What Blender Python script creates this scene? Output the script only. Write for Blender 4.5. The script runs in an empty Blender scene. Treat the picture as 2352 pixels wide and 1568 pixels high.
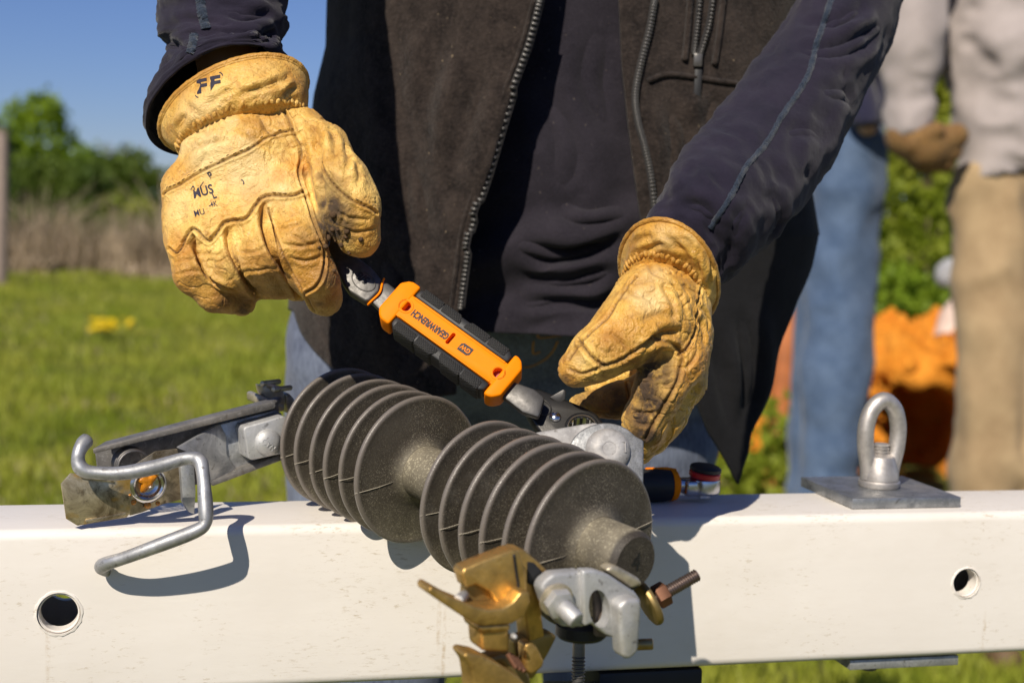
import bpy, bmesh, math, random
import numpy as np
from mathutils import Vector, Matrix, kdtree
from mathutils.bvhtree import BVHTree

random.seed(7)
RNG = np.random.default_rng(11)
SC = bpy.context.scene
COL = SC.collection

# ------------------------------------------------------------------ camera
BEAM_TOP = 0.93
CAM = np.array([0.0, -0.9929, BEAM_TOP + 0.2225])
YAW, PITCH, ROLL = 0.248, 0.088, 0.035
FPX = 2352 * 50 / 36.0
_cy, _sy = math.cos(YAW), math.sin(YAW)
FW = np.array([_sy * math.cos(PITCH), _cy * math.cos(PITCH), -math.sin(PITCH)])
_r = np.array([_cy, -_sy, 0.0])
_u = np.cross(_r, FW)
CR = math.cos(ROLL) * _r + math.sin(ROLL) * _u
CU = -math.sin(ROLL) * _r + math.cos(ROLL) * _u
cam_data = bpy.data.cameras.new('camera')
cam = bpy.data.objects.new('camera', cam_data)
COL.objects.link(cam)
cam.matrix_world = Matrix(((CR[0], CU[0], -FW[0], CAM[0]), (CR[1], CU[1], -FW[1], CAM[1]),
                           (CR[2], CU[2], -FW[2], CAM[2]), (0, 0, 0, 1)))
cam_data.lens = 50
cam_data.sensor_width = 36
cam_data.clip_start = 0.02
cam_data.clip_end = 2000
cam_data.dof.use_dof = True
cam_data.dof.focus_distance = 0.985
cam_data.dof.aperture_fstop = 6.0
cam_data.dof.aperture_blades = 9
SC.camera = cam

# ------------------------------------------------------------------ light
SUN_DIR = np.array([0.75, 1.0, -1.07])          # the way the light travels
SUN_DIR = SUN_DIR / np.linalg.norm(SUN_DIR)
sun_el = math.asin(-SUN_DIR[2])
world = bpy.data.worlds.new('World')
SC.world = world
world.use_nodes = True
wn = world.node_tree
wn.nodes.clear()
w_out = wn.nodes.new('ShaderNodeOutputWorld')
w_bg = wn.nodes.new('ShaderNodeBackground')
w_sky = wn.nodes.new('ShaderNodeTexSky')
w_sky.sky_type = 'NISHITA'
w_sky.sun_disc = False
w_sky.sun_elevation = sun_el
w_sky.sun_rotation = math.atan2(-SUN_DIR[0], -SUN_DIR[1])
w_sky.air_density = 1.0
w_sky.dust_density = 0.0
w_sky.ozone_density = 3.0
w_bg.inputs['Strength'].default_value = 0.050
w_tint = wn.nodes.new('ShaderNodeMix')
w_tint.data_type = 'RGBA'
w_tint.blend_type = 'MULTIPLY'
w_tint.inputs[0].default_value = 1.0
w_tint.inputs[7].default_value = (0.80, 0.92, 1.40, 1)
wn.links.new(w_sky.outputs[0], w_tint.inputs[6])
wn.links.new(w_tint.outputs[2], w_bg.inputs[0])
wn.links.new(w_bg.outputs[0], w_out.inputs[0])
sun_data = bpy.data.lights.new('sun', 'SUN')
sun_data.energy = 5.0
sun_data.angle = math.radians(0.53)
sun_data.color = (1.0, 0.91, 0.77)
sun = bpy.data.objects.new('sun', sun_data)
COL.objects.link(sun)
sun.rotation_euler = Vector(SUN_DIR).to_track_quat('-Z', 'Y').to_euler()
sun.location = (-3, -6, 8)
SC.view_settings.view_transform = 'Standard'
SC.view_settings.look = 'None'
SC.view_settings.gamma = 1
SC.view_settings.use_curve_mapping = False
SC.view_settings.exposure = 0.1

# ------------------------------------------------------------------ helpers
def nrm(v):
    v = np.asarray(v, float)
    return v / (np.linalg.norm(v) + 1e-12)

def ray(u, v):
    return FW + (u - 1176) / FPX * CR - (v - 784) / FPX * CU

def W(u, v, D):
    """world point seen at photo position (u, v) and depth D"""
    return CAM + D * ray(u, v)

def WP(u, v, p0, n):
    """where the sight line meets the plane through p0 with normal n"""
    d = ray(u, v)
    return CAM + d * (np.dot(np.asarray(p0) - CAM, n) / np.dot(d, n))

def WZ(u, v, z):
    return WP(u, v, (0, 0, z), np.array([0, 0, 1.0]))

def WY(u, v, y):
    return WP(u, v, (0, y, 0), np.array([0, 1.0, 0]))

def PX(n, D):
    return n * D / FPX

def uvd(P):
    d = np.asarray(P, float) - CAM
    z = d @ FW
    return 1176 + FPX * (d @ CR) / z, 784 - FPX * (d @ CU) / z, z

MATS = {}

class MatB:
    def __init__(s, name):
        s.m = bpy.data.materials.new(name)
        s.m.use_nodes = True
        s.t = s.m.node_tree
        s.n = s.t.nodes
        s.b = s.n['Principled BSDF']
        s.co = s.n.new('ShaderNodeTexCoord').outputs['Object']
    def link(s, a, b):
        s.t.links.new(a, b)
    def noise(s, scale, detail=4, rough=0.55, dist=0.0, co=None, stretch=None):
        x = s.n.new('ShaderNodeTexNoise')
        x.inputs['Scale'].default_value = scale
        x.inputs['Detail'].default_value = detail
        x.inputs['Roughness'].default_value = rough
        x.inputs['Distortion'].default_value = dist
        c = co or s.co
        if stretch:
            mp = s.n.new('ShaderNodeMapping')
            mp.inputs['Scale'].default_value = stretch
            s.link(c, mp.inputs[0])
            c = mp.outputs[0]
        s.link(c, x.inputs['Vector'])
        return x.outputs['Fac']
    def voro(s, scale, feature='F1', out='Distance', rnd=1.0):
        x = s.n.new('ShaderNodeTexVoronoi')
        x.feature = feature
        x.inputs['Scale'].default_value = scale
        x.inputs['Randomness'].default_value = rnd
        s.link(s.co, x.inputs['Vector'])
        return x.outputs[out]
    def ramp(s, fac, stops, interp='LINEAR'):
        x = s.n.new('ShaderNodeValToRGB')
        x.color_ramp.interpolation = interp
        e = x.color_ramp.elements
        while len(e) < len(stops):
            e.new(0.5)
        for i, (p, c) in enumerate(stops):
            e[i].position = p
            e[i].color = (c, c, c, 1) if isinstance(c, (int, float)) else (*c, 1)
        s.link(fac, x.inputs[0])
        return x.outputs[0]
    def mix(s, fac, a, b, mode='MIX'):
        x = s.n.new('ShaderNodeMix')
        x.data_type = 'RGBA'
        x.blend_type = mode
        for k, v in ((0, fac), (6, a), (7, b)):
            i = x.inputs[k]
            if isinstance(v, (int, float)):
                i.default_value = v if k == 0 else (v, v, v, 1)
            elif isinstance(v, tuple):
                i.default_value = (*v, 1)
            else:
                s.link(v, i)
        return x.outputs[2]
    def math(s, op, a, b=0.0):
        x = s.n.new('ShaderNodeMath')
        x.operation = op
        for k, v in ((0, a), (1, b)):
            if isinstance(v, (int, float)):
                x.inputs[k].default_value = v
            else:
                s.link(v, x.inputs[k])
        return x.outputs[0]
    def attr(s, name):
        x = s.n.new('ShaderNodeAttribute')
        x.attribute_name = name
        return x.outputs['Fac']
    def bump(s, h, strength, dist, prev=None):
        x = s.n.new('ShaderNodeBump')
        x.inputs['Strength'].default_value = strength
        x.inputs['Distance'].default_value = dist
        s.link(h, x.inputs['Height'])
        if prev is not None:
            s.link(prev, x.inputs['Normal'])
        return x.outputs[0]
    def near(s, p, r, stretch=(1, 1, 1)):
        mp = s.n.new('ShaderNodeVectorMath'); mp.operation = 'SUBTRACT'
        s.link(s.co, mp.inputs[0]); mp.inputs[1].default_value = tuple(float(x) for x in p)
        ml = s.n.new('ShaderNodeVectorMath'); ml.operation = 'MULTIPLY'
        s.link(mp.outputs[0], ml.inputs[0]); ml.inputs[1].default_value = stretch
        ln = s.n.new('ShaderNodeVectorMath'); ln.operation = 'LENGTH'
        s.link(ml.outputs[0], ln.inputs[0])
        mr = s.n.new('ShaderNodeMapRange')
        for i, v in ((1, r), (2, r * .2), (3, 0.0), (4, 1.0)):
            mr.inputs[i].default_value = v
        s.link(ln.outputs['Value'], mr.inputs[0])
        return mr.outputs[0]
    def done(s, col=None, rough=0.6, metal=0.0, normal=None, spec=0.5, sheen=0.0, sheen_rough=0.5, coat=0.0, sub=0.0):
        b = s.b.inputs
        for k, v in (('Base Color', col), ('Roughness', rough), ('Metallic', metal), ('Normal', normal)):
            if v is None:
                continue
            if isinstance(v, (int, float)):
                b[k].default_value = v
            elif isinstance(v, tuple):
                b[k].default_value = (*v, 1)
            else:
                s.link(v, b[k])
        b['Specular IOR Level'].default_value = spec
        b['Sheen Weight'].default_value = sheen
        b['Sheen Roughness'].default_value = sheen_rough
        b['Coat Weight'].default_value = coat
        return s.m

def tag(o, label=None, cat=None, group=None, kind=None):
    if label: o['label'] = label
    if cat: o['category'] = cat
    if group: o['group'] = group
    if kind: o['kind'] = kind
    return o

def empty(name, loc, label, cat, group=None):
    o = bpy.data.objects.new(name, None)
    COL.objects.link(o)
    o.location = Vector(tuple(loc))
    o.empty_display_size = 0.05
    return tag(o, label, cat, group)

def parent_to(o, p):
    o.parent = p
    if p.type == 'EMPTY':
        o.matrix_parent_inverse = Matrix.Translation(-p.location)

def solidify(o, th, offset=-1.0):
    md = o.modifiers.new('s', 'SOLIDIFY')
    md.thickness = th; md.offset = offset
    md.use_even_offset = False
    dg = bpy.context.evaluated_depsgraph_get()
    me = bpy.data.meshes.new_from_object(o.evaluated_get(dg))
    o.modifiers.clear(); o.data = me
    me.shade_smooth()
    return o

def mesh_obj(name, verts, faces, mat=None, parent=None, smooth=None, angle=35):
    me = bpy.data.meshes.new(name)
    if isinstance(verts, np.ndarray):
        verts = verts.astype(float).tolist()
    if isinstance(faces, np.ndarray):
        faces = faces.tolist()
    me.from_pydata(verts, [], faces)
    me.validate()
    o = bpy.data.objects.new(name, me)
    COL.objects.link(o)
    if mat:
        me.materials.append(mat)
    if smooth is True:
        me.shade_smooth()
    elif smooth is None:
        me.shade_smooth()
        me.set_sharp_from_angle(angle=math.radians(angle))
    if parent:
        parent_to(o, parent)
    return o

class MB:
    """collects shapes into one mesh"""
    def __init__(s):
        s.v = []
        s.f = []
    def add(s, v, f):
        o = len(s.v)
        s.v += [tuple(map(float, p)) for p in v]
        s.f += [tuple(i + o for i in q) for q in f]
        return s
    def build(s, name, mat, parent=None, smooth=None, angle=35):
        return mesh_obj(name, s.v, s.f, mat, parent, smooth, angle)
    def grid(s, P, close_u=False, close_v=False, flip=False):
        P = np.asarray(P)
        n, m = P.shape[:2]
        f = []
        for i in range(n if close_u else n - 1):
            for j in range(m if close_v else m - 1):
                a, b = i * m + j, i * m + (j + 1) % m
                c, d = ((i + 1) % n) * m + (j + 1) % m, ((i + 1) % n) * m + j
                f.append((a, d, c, b) if flip else (a, b, c, d))
        return s.add(P.reshape(-1, 3), f)
    def lathe(s, p0, axis, prof, seg=32, cap=True, ref=None):
        a = nrm(axis)
        t = nrm(np.cross(a, ref if ref is not None else ((0, 0, 1) if abs(a[2]) < 0.9 else (1, 0, 0))))
        b = np.cross(a, t)
        p0 = np.asarray(p0, float)
        v, f = [], []
        for (q, r) in prof:
            for k in range(seg):
                an = 2 * math.pi * k / seg
                v.append(p0 + a * q + (t * math.cos(an) + b * math.sin(an)) * r)
        for i in range(len(prof) - 1):
            for k in range(seg):
                k2 = (k + 1) % seg
                f.append((i * seg + k, i * seg + k2, (i + 1) * seg + k2, (i + 1) * seg + k))
        if cap:
            f.append(tuple(range(seg))[::-1])
            f.append(tuple((len(prof) - 1) * seg + k for k in range(seg)))
        return s.add(v, f)
    def cyl(s, a, b, r, seg=24, bev=0.0, r2=None):
        a, b = np.asarray(a, float), np.asarray(b, float)
        L = np.linalg.norm(b - a)
        r2 = r if r2 is None else r2
        if bev:
            prof = [(0, r - bev), (bev * .3, r - bev * .3), (bev, r), (L - bev, r2), (L - bev * .3, r2 - bev * .3), (L, r2 - bev)]
        else:
            prof = [(0, r), (L, r2)]
        return s.lathe(a, b - a, prof, seg)
    def tube(s, path, r, seg=14, cap=True):
        path = [np.asarray(p, float) for p in path]
        n = len(path)
        rr = r if hasattr(r, '__len__') else [r] * n
        tans = [nrm(path[min(i + 1, n - 1)] - path[max(i - 1, 0)]) for i in range(n)]
        t0 = tans[0]
        up = nrm(np.cross(t0, (0.13, 0.31, 0.94)))
        v, f = [], []
        for i in range(n):
            up = nrm(up - tans[i] * np.dot(up, tans[i]))
            bb = np.cross(tans[i], up)
            for k in range(seg):
                an = 2 * math.pi * k / seg
                v.append(path[i] + (up * math.cos(an) + bb * math.sin(an)) * rr[i])
        for i in range(n - 1):
            for k in range(seg):
                k2 = (k + 1) % seg
                f.append((i * seg + k, i * seg + k2, (i + 1) * seg + k2, (i + 1) * seg + k))
        if cap:
            f.append(tuple(range(seg))[::-1])
            f.append(tuple((n - 1) * seg + k for k in range(seg)))
        return s.add(v, f)
    def prism(s, poly, n, th, bev=0.0, seg=2):
        """polygon of 3-D points (front face) extruded by th against n, edges bevelled"""
        n = nrm(n)
        poly = [np.asarray(p, float) for p in poly]
        bm = bmesh.new()
        top = [bm.verts.new(p) for p in poly]
        bot = [bm.verts.new(p - n * th) for p in poly]
        k = len(poly)
        bm.faces.new(top)
        bm.faces.new(bot[::-1])
        for i in range(k):
            bm.faces.new((top[i], bot[i], bot[(i + 1) % k], top[(i + 1) % k]))
        bmesh.ops.recalc_face_normals(bm, faces=bm.faces)
        if bev:
            bmesh.ops.bevel(bm, geom=[e for e in bm.edges], offset=bev, segments=seg, profile=0.5, affect='EDGES', clamp_overlap=True)
        bm.verts.index_update()
        s.add([v.co[:] for v in bm.verts], [[v.index for v in f.verts] for f in bm.faces])
        bm.free()
        return s
    def box(s, c, ax, half, bev=0.0, seg=2):
        c = np.asarray(c, float)
        x, y, z = [nrm(a) for a in ax]
        p = [c + x * i * half[0] + y * j * half[1] + z * half[2] for i, j in ((-1, -1), (1, -1), (1, 1), (-1, 1))]
        return s.prism(p, z, 2 * half[2], bev, seg)

def smooth_path(pts, per=8, closed=False):
    """Catmull-Rom through the points"""
    P = [np.asarray(p, float) for p in pts]
    n = len(P)
    out = []
    rng = range(n if closed else n - 1)
    for i in rng:
        if closed:
            a, b, c, d = P[i - 1], P[i], P[(i + 1) % n], P[(i + 2) % n]
        else:
            a, b, c, d = P[max(i - 1, 0)], P[i], P[i + 1], P[min(i + 2, n - 1)]
        for k in range(per):
            t = k / per
            out.append(0.5 * ((2 * b) + (c - a) * t + (2 * a - 5 * b + 4 * c - d) * t * t + (3 * b - a - 3 * c + d) * t ** 3))
    if not closed:
        out.append(P[-1])
    return out

def boolean_cut(o, cutter):
    md = o.modifiers.new('cut', 'BOOLEAN')
    md.object = cutter
    md.operation = 'DIFFERENCE'
    md.solver = 'EXACT'
    dg = bpy.context.evaluated_depsgraph_get()
    me = bpy.data.meshes.new_from_object(o.evaluated_get(dg))
    o.modifiers.clear()
    o.data = me
    bpy.data.objects.remove(cutter)
    return o

# ---- signed distance modelling
def smin(a, b, k):
    h = np.clip(0.5 + 0.5 * (b - a) / k, 0, 1)
    return b + (a - b) * h - k * h * (1 - h)

def d_cone(P, a, b, ra, rb, flat=None):
    a = np.asarray(a, np.float32); b = np.asarray(b, np.float32)
    ab = b - a
    q = P - a
    t = np.clip((q @ ab) / float(ab @ ab + 1e-12), 0, 1)
    q = q - t[:, None] * ab
    if flat is not None:
        n, sc = flat
        n = np.asarray(n, np.float32)
        q = q + (q @ n)[:, None] * n * (sc - 1.0)
    return np.sqrt((q * q).sum(1)) - (ra + (rb - ra) * t)

def surface_net(f, lo, hi, h):
    lo, hi = np.asarray(lo, float), np.asarray(hi, float)
    n = np.ceil((hi - lo) / h).astype(int) + 1
    ax = [lo[i] + h * np.arange(n[i]) for i in range(3)]
    V = np.empty(n, np.float32)
    YY, ZZ = np.meshgrid(ax[1], ax[2], indexing='ij')
    st = max(1, int(400000 / (n[1] * n[2])))
    for i in range(0, n[0], st):
        xs = ax[0][i:i + st]
        P = np.empty((len(xs), n[1], n[2], 3), np.float32)
        P[..., 0] = xs[:, None, None]
        P[..., 1] = YY
        P[..., 2] = ZZ
        V[i:i + st] = f(P.reshape(-1, 3)).reshape(len(xs), n[1], n[2])
    ins = V < 0
    c = np.zeros(np.array(n) - 1, np.int8)
    for dx in (0, 1):
        for dy in (0, 1):
            for dz in (0, 1):
                c += ins[dx:n[0] - 1 + dx, dy:n[1] - 1 + dy, dz:n[2] - 1 + dz]
    act = (c > 0) & (c < 8)
    idx = -np.ones(act.shape, np.int64)
    cells = np.argwhere(act)
    idx[act] = np.arange(len(cells))
    acc = np.zeros((len(cells), 3)); cnt = np.zeros(len(cells))
    cor = [(a, b, d) for a in (0, 1) for b in (0, 1) for d in (0, 1)]
    vals = {k: V[cells[:, 0] + k[0], cells[:, 1] + k[1], cells[:, 2] + k[2]] for k in cor}
    for k in cor:
        for axn in range(3):
            if k[axn] == 0:
                k2 = list(k); k2[axn] = 1; k2 = tuple(k2)
                a, b = vals[k], vals[k2]
                m = (a < 0) != (b < 0)
                t = np.where(m, a / np.where(m, a - b, 1), 0)
                p = np.tile(np.array(k, float), (len(cells), 1))
                p[:, axn] = t
                acc += np.where(m[:, None], p, 0)
                cnt += m
    verts = lo + h * (cells + acc / cnt[:, None])
    quads = []
    for axn in range(3):
        o1, o2 = [(1, 2), (2, 0), (0, 1)][axn]
        sl = [slice(None)] * 3
        sl[axn] = slice(0, n[axn] - 1)
        sl2 = [slice(None)] * 3
        sl2[axn] = slice(1, n[axn])
        A, B = ins[tuple(sl)], ins[tuple(sl2)]
        e = np.argwhere(A != B)
        e = e[(e[:, o1] > 0) & (e[:, o2] > 0) & (e[:, o1] < n[o1] - 1) & (e[:, o2] < n[o2] - 1)]
        s_in = ins[e[:, 0], e[:, 1], e[:, 2]]
        def cell(d1, d2):
            q = e.copy(); q[:, o1] -= d1; q[:, o2] -= d2
            return idx[q[:, 0], q[:, 1], q[:, 2]]
        q = np.stack([cell(1, 1), cell(0, 1), cell(0, 0), cell(1, 0)], 1)
        q = np.where(s_in[:, None], q, q[:, ::-1])
        quads.append(q)
    return verts, np.concatenate(quads)

def subdivide(o, lv=1):
    md = o.modifiers.new('sub', 'SUBSURF')
    md.levels = md.render_levels = lv
    dg = bpy.context.evaluated_depsgraph_get()
    me = bpy.data.meshes.new_from_object(o.evaluated_get(dg))
    o.modifiers.clear()
    o.data = me
    me.shade_smooth()
    return o

def fix_normals(o):
    bm = bmesh.new(); bm.from_mesh(o.data)
    bmesh.ops.recalc_face_normals(bm, faces=bm.faces)
    bm.to_mesh(o.data); bm.free(); o.data.update()
    return o

def get_co(o):
    n = len(o.data.vertices)
    a = np.empty(n * 3, np.float32)
    o.data.vertices.foreach_get('co', a)
    return a.reshape(n, 3).astype(float)

def get_no(o):
    n = len(o.data.vertices)
    a = np.empty(n * 3, np.float32)
    o.data.vertex_normals.foreach_get('vector', a)
    return a.reshape(n, 3).astype(float)

def set_co(o, P):
    o.data.vertices.foreach_set('co', P.astype(np.float32).ravel())
    o.data.update()

def set_attr(o, name, val):
    a = o.data.attributes.get(name) or o.data.attributes.new(name, 'FLOAT', 'POINT')
    a.data.foreach_set('value', val.astype(np.float32))

def vnoise(P, scale, seed=0, octaves=1):
    """smooth value noise on 3-D points"""
    P = np.asarray(P, float) * scale + seed * 17.31
    tot = np.zeros(len(P)); amp = 1.0
    for o in range(octaves):
        i = np.floor(P).astype(np.int64); f = P - i
        f = f * f * (3 - 2 * f)
        def hsh(x, y, z):
            h = (x * 374761393 + y * 668265263 + z * 2147483647 + o * 974711 + seed * 1013) & 0x7fffffff
            h = ((h ^ (h >> 13)) * 1274126177) & 0x7fffffff
            h = ((h ^ (h >> 16)) * 2246822519) & 0x7fffffff
            return (h / 0x7fffffff) * 2 - 1
        r = 0
        for a in (0, 1):
            for b in (0, 1):
                for c in (0, 1):
                    w = (f[:, 0] if a else 1 - f[:, 0]) * (f[:, 1] if b else 1 - f[:, 1]) * (f[:, 2] if c else 1 - f[:, 2])
                    r = r + w * hsh(i[:, 0] + a, i[:, 1] + b, i[:, 2] + c)
        tot += amp * r
        amp *= 0.5; P = P * 2.03
    return tot

def dist_poly(P, line, reach=.016):
    """distance of points to a 3-D polyline, and the position along it"""
    best = np.full(len(P), 1e9); arc = np.zeros(len(P)); acc = 0.0
    A = np.array(line)
    near = np.where(((P > A.min(0) - reach) & (P < A.max(0) + reach)).all(1))[0]
    Q = P[near]; bq = best[near]; aq = arc[near]
    for a, b in zip(line[:-1], line[1:]):
        ab = b - a; L = np.linalg.norm(ab)
        t = np.clip(((Q - a) @ ab) / (L * L + 1e-15), 0, 1)
        d = np.linalg.norm(Q - a - t[:, None] * ab, axis=1)
        m = d < bq
        bq[m] = d[m]; aq[m] = acc + t[m] * L
        acc += L
    best[near] = bq; arc[near] = aq
    return best, arc, acc

def bvh_of(o):
    return BVHTree.FromPolygons([v.co for v in o.data.vertices], [tuple(p.vertices) for p in o.data.polygons])

def cast(bvh, u, v):
    d = ray(u, v)
    h = bvh.ray_cast(Vector(CAM), Vector(d).normalized())
    if h[0] is None:
        return None, None
    n = np.array(h[1])
    return np.array(h[0]), (n if np.dot(n, d) < 0 else -n)

def trace(bvh, pts, per=6):
    out = []
    P = smooth_path([np.array([a, b, 0.0]) for a, b in pts], per)
    for p in P:
        h, _ = cast(bvh, p[0], p[1])
        if h is not None and (not out or np.linalg.norm(h - out[-1]) < 0.03):
            out.append(h)
    return out

def glyphs(text, size, font_rot=0.0, bold=0.0):
    """triangulated letter outlines as 2-D points"""
    c = bpy.data.curves.new('t', 'FONT')
    c.body = text
    c.size = size
    c.align_x = 'CENTER'; c.align_y = 'CENTER'
    c.resolution_u = 3
    c.offset = bold
    o = bpy.data.objects.new('t', c)
    COL.objects.link(o)
    dg = bpy.context.evaluated_depsgraph_get()
    me = bpy.data.meshes.new_from_object(o.evaluated_get(dg))
    v = np.array([x.co[:2] for x in me.vertices])
    f = [tuple(p.vertices) for p in me.polygons]
    bpy.data.objects.remove(o); bpy.data.curves.remove(c); bpy.data.meshes.remove(me)
    return v, f
# ------------------------------------------------------------------ materials
def m_beam():
    s = MatB('white_fibreglass')
    n1 = s.noise(9, 5, 0.6)
    n2 = s.noise(140, 3, 0.6, stretch=(0.35, 1, 1))
    c = s.mix(s.ramp(n1, [(0.35, 0.0), (0.75, 1.0)]), (0.80, 0.755, 0.70), (0.75, 0.70, 0.64))
    specks = s.ramp(s.noise(380, 3, 0.75, stretch=(0.3, 1, 1)), [(0.57, 0.0), (0.66, 1.0)])
    area = s.ramp(s.noise(13, 4, 0.65), [(0.50, 0.0), (0.66, 1.0)])
    c = s.mix(s.math('MULTIPLY', s.math('MULTIPLY', specks, area), 0.7), c, (0.42, 0.33, 0.2))
    # scuffed patches and drips where things have rubbed
    for (u, v, r, st) in ((880, 1285, .040, (.6, 1, 1)), (900, 1217, .030, (.35, 1, 2.2)), (1000, 1235, .02, (.5, 1, 1.5)), (940, 1540, .03, (.6, 1, 1)), (760, 1500, .035, (.6, 1, 1)), (300, 1240, .03, (.4, 1, 2)), (1900, 1190, .03, (.4, 1, 2))):
        k = s.near(WY(u, v, 0.0), r, st)
        sp2 = s.ramp(s.noise(430, 3, 0.75, stretch=(0.22, 1, 1)), [(0.54, 0.0), (0.64, 1.0)])
        brk2 = s.ramp(s.noise(45, 4, .7), [(0.42, 0), (0.6, 1)])
        c = s.mix(s.math('MULTIPLY', s.math('MULTIPLY', s.math('MULTIPLY', k, brk2), sp2), .5), c, (0.38, 0.29, 0.17))
    for (u, v, L_) in ((1019, 1505, .045), (1008, 1430, .03), (2260, 1450, .02), (110, 1490, .03)):
        k = s.near(WY(u, v, 0.0), .0022, (1, .02, .0022 / L_))
        c = s.mix(s.math('MULTIPLY', k, s.ramp(s.noise(200, 3, .7), [(0.40, .0), (0.68, .6)])), c, (0.45, 0.32, 0.17))
    # rust-brown run marks
    run = s.ramp(s.noise(26, 3, 0.6, stretch=(1, 1, 0.06)), [(0.64, 0.0), (0.74, 1.0)])
    brk = s.ramp(s.noise(30, 3, 0.7), [(0.46, 0.0), (0.62, 1.0)])
    sm = s.ramp(s.noise(7, 5, .7, stretch=(.5, 1, 1)), [(0.52, 0), (0.72, .35)])
    c = s.mix(sm, c, (0.62, 0.56, 0.47))
    c = s.mix(s.math('MULTIPLY', s.math('MULTIPLY', run, brk), 0.5), c, (0.48, 0.36, 0.2))
    b = s.bump(n2, 0.25, 0.0006)
    return s.done(c, s.ramp(n1, [(0.3, 0.38), (0.8, 0.55)]), 0, b, 0.45)

def m_galv(name='galvanised_steel', base=(0.50, 0.51, 0.52), dark=(0.28, 0.29, 0.30), scale=90, rough=0.5, metal=0.75, dirt=0.0):
    s = MatB(name)
    n = s.noise(scale, 5, 0.65)
    m = s.noise(scale * 5, 3, 0.7)
    c = s.mix(s.ramp(n, [(0.35, 0), (0.65, 1)]), dark, base)
    c = s.mix(s.ramp(m, [(0.55, 0), (0.8, 0.45)]), c, (0.62, 0.61, 0.60))
    c = s.mix(s.ramp(s.noise(scale * .35, 5, .7, 1.0), [(0.5, 0), (0.66, .55)]), c, tuple(min(.75, x * 1.5) for x in base))
    pits = s.ramp(s.noise(scale * 3.3, 2, 0.5), [(0.26, 1), (0.36, 0)])
    c = s.mix(s.math('MULTIPLY', pits, 0.6), c, (0.10, 0.085, 0.07))
    if dirt:
        d = s.ramp(s.noise(scale * .5, 4, .6), [(0.5, 0), (0.7, dirt)])
        c = s.mix(d, c, (0.27, 0.2, 0.12))
    b = s.bump(n, 0.35, 0.0008, s.bump(m, 0.3, 0.0003))
    return s.done(c, s.ramp(n, [(0.3, rough + .14), (0.7, rough - .08)]), metal, b)

def m_metal(name, col, rough=0.25, noise=0.25, scale=120, spots=None, metal=1.0, bump=0.15, lump=0.0):
    s = MatB(name)
    n = s.noise(scale, 4, 0.6)
    dk = tuple(x * (1 - noise) for x in col)
    c = s.mix(s.ramp(n, [(0.35, 0), (0.65, 1)]), dk, col)
    if spots:
        c = s.mix(s.ramp(s.noise(scale * .5, 5, .7), [(0.56, 0), (0.68, .8)]), c, spots)
    b = s.bump(s.noise(scale * 3, 3, .6), bump, 0.0003)
    if lump:
        b = s.bump(s.noise(scale * 1.2, 4, .6), lump, 0.0012, b)
    return s.done(c, s.ramp(n, [(0.3, rough + .1), (0.7, rough)]), metal, b)

def m_nickel():
    s = MatB('worn_nickel_plate')
    n = s.noise(55, 6, .7, .8); n2 = s.noise(170, 4, .7)
    c = s.mix(s.ramp(n, [(0.36, 0), (0.62, 1)]), (0.20, 0.155, 0.085), (0.66, 0.56, 0.38))
    c = s.mix(s.ramp(n2, [(0.56, 0), (0.68, .7)]), c, (0.13, 0.10, 0.06))
    c = s.mix(s.ramp(s.noise(38, 3, .6), [(0.60, 0), (0.68, .7)]), c, (0.62, 0.36, 0.05))
    return s.done(c, s.ramp(n, [(0.3, .5), (0.7, .28)]), .75, s.bump(n, .3, .0008, s.bump(n2, .3, .0003)))

def m_rubber():
    s = MatB('dusty_polymer')
    n = s.noise(22, 5, 0.65)
    sp = s.ramp(s.noise(1150, 2, 0.6), [(0.53, 0), (0.68, 1)])
    smear = s.ramp(s.noise(14, 5, .7, 1.2), [(0.56, 0), (0.70, .35)])
    c = s.mix(s.ramp(n, [(0.35, 0), (0.7, 1)]), (0.022, 0.017, 0.013), (0.048, 0.039, 0.029))
    patch = s.ramp(s.noise(35, 4, .65), [(0.38, .12), (0.64, .9)])
    c = s.mix(s.math('MULTIPLY', sp, patch), c, (0.26, 0.23, 0.175))
    c = s.mix(smear, c, (0.16, 0.15, 0.135))
    pol = s.math('MULTIPLY', s.attr('dust'), s.ramp(s.noise(60, 4, .7), [(0.3, 0.35), (0.7, 1)]))
    pale = s.ramp(s.noise(620, 2, .55), [(0.56, 0), (0.64, 1)])
    c = s.mix(pol, c, s.mix(s.math('MULTIPLY', pale, .8), (0.235, 0.205, 0.145), (0.50, 0.45, 0.32)))
    c = s.mix(s.math('MULTIPLY', s.attr('rim'), 0.8), c, (0.19, 0.165, 0.145))
    b = s.bump(s.noise(1100, 2, 0.7), 0.5, 0.0005, s.bump(n, 0.2, 0.002))
    r = s.mix(s.attr('rim'), 0.62, 0.32)
    return s.done(c, r, 0, b, 0.5)

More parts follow.
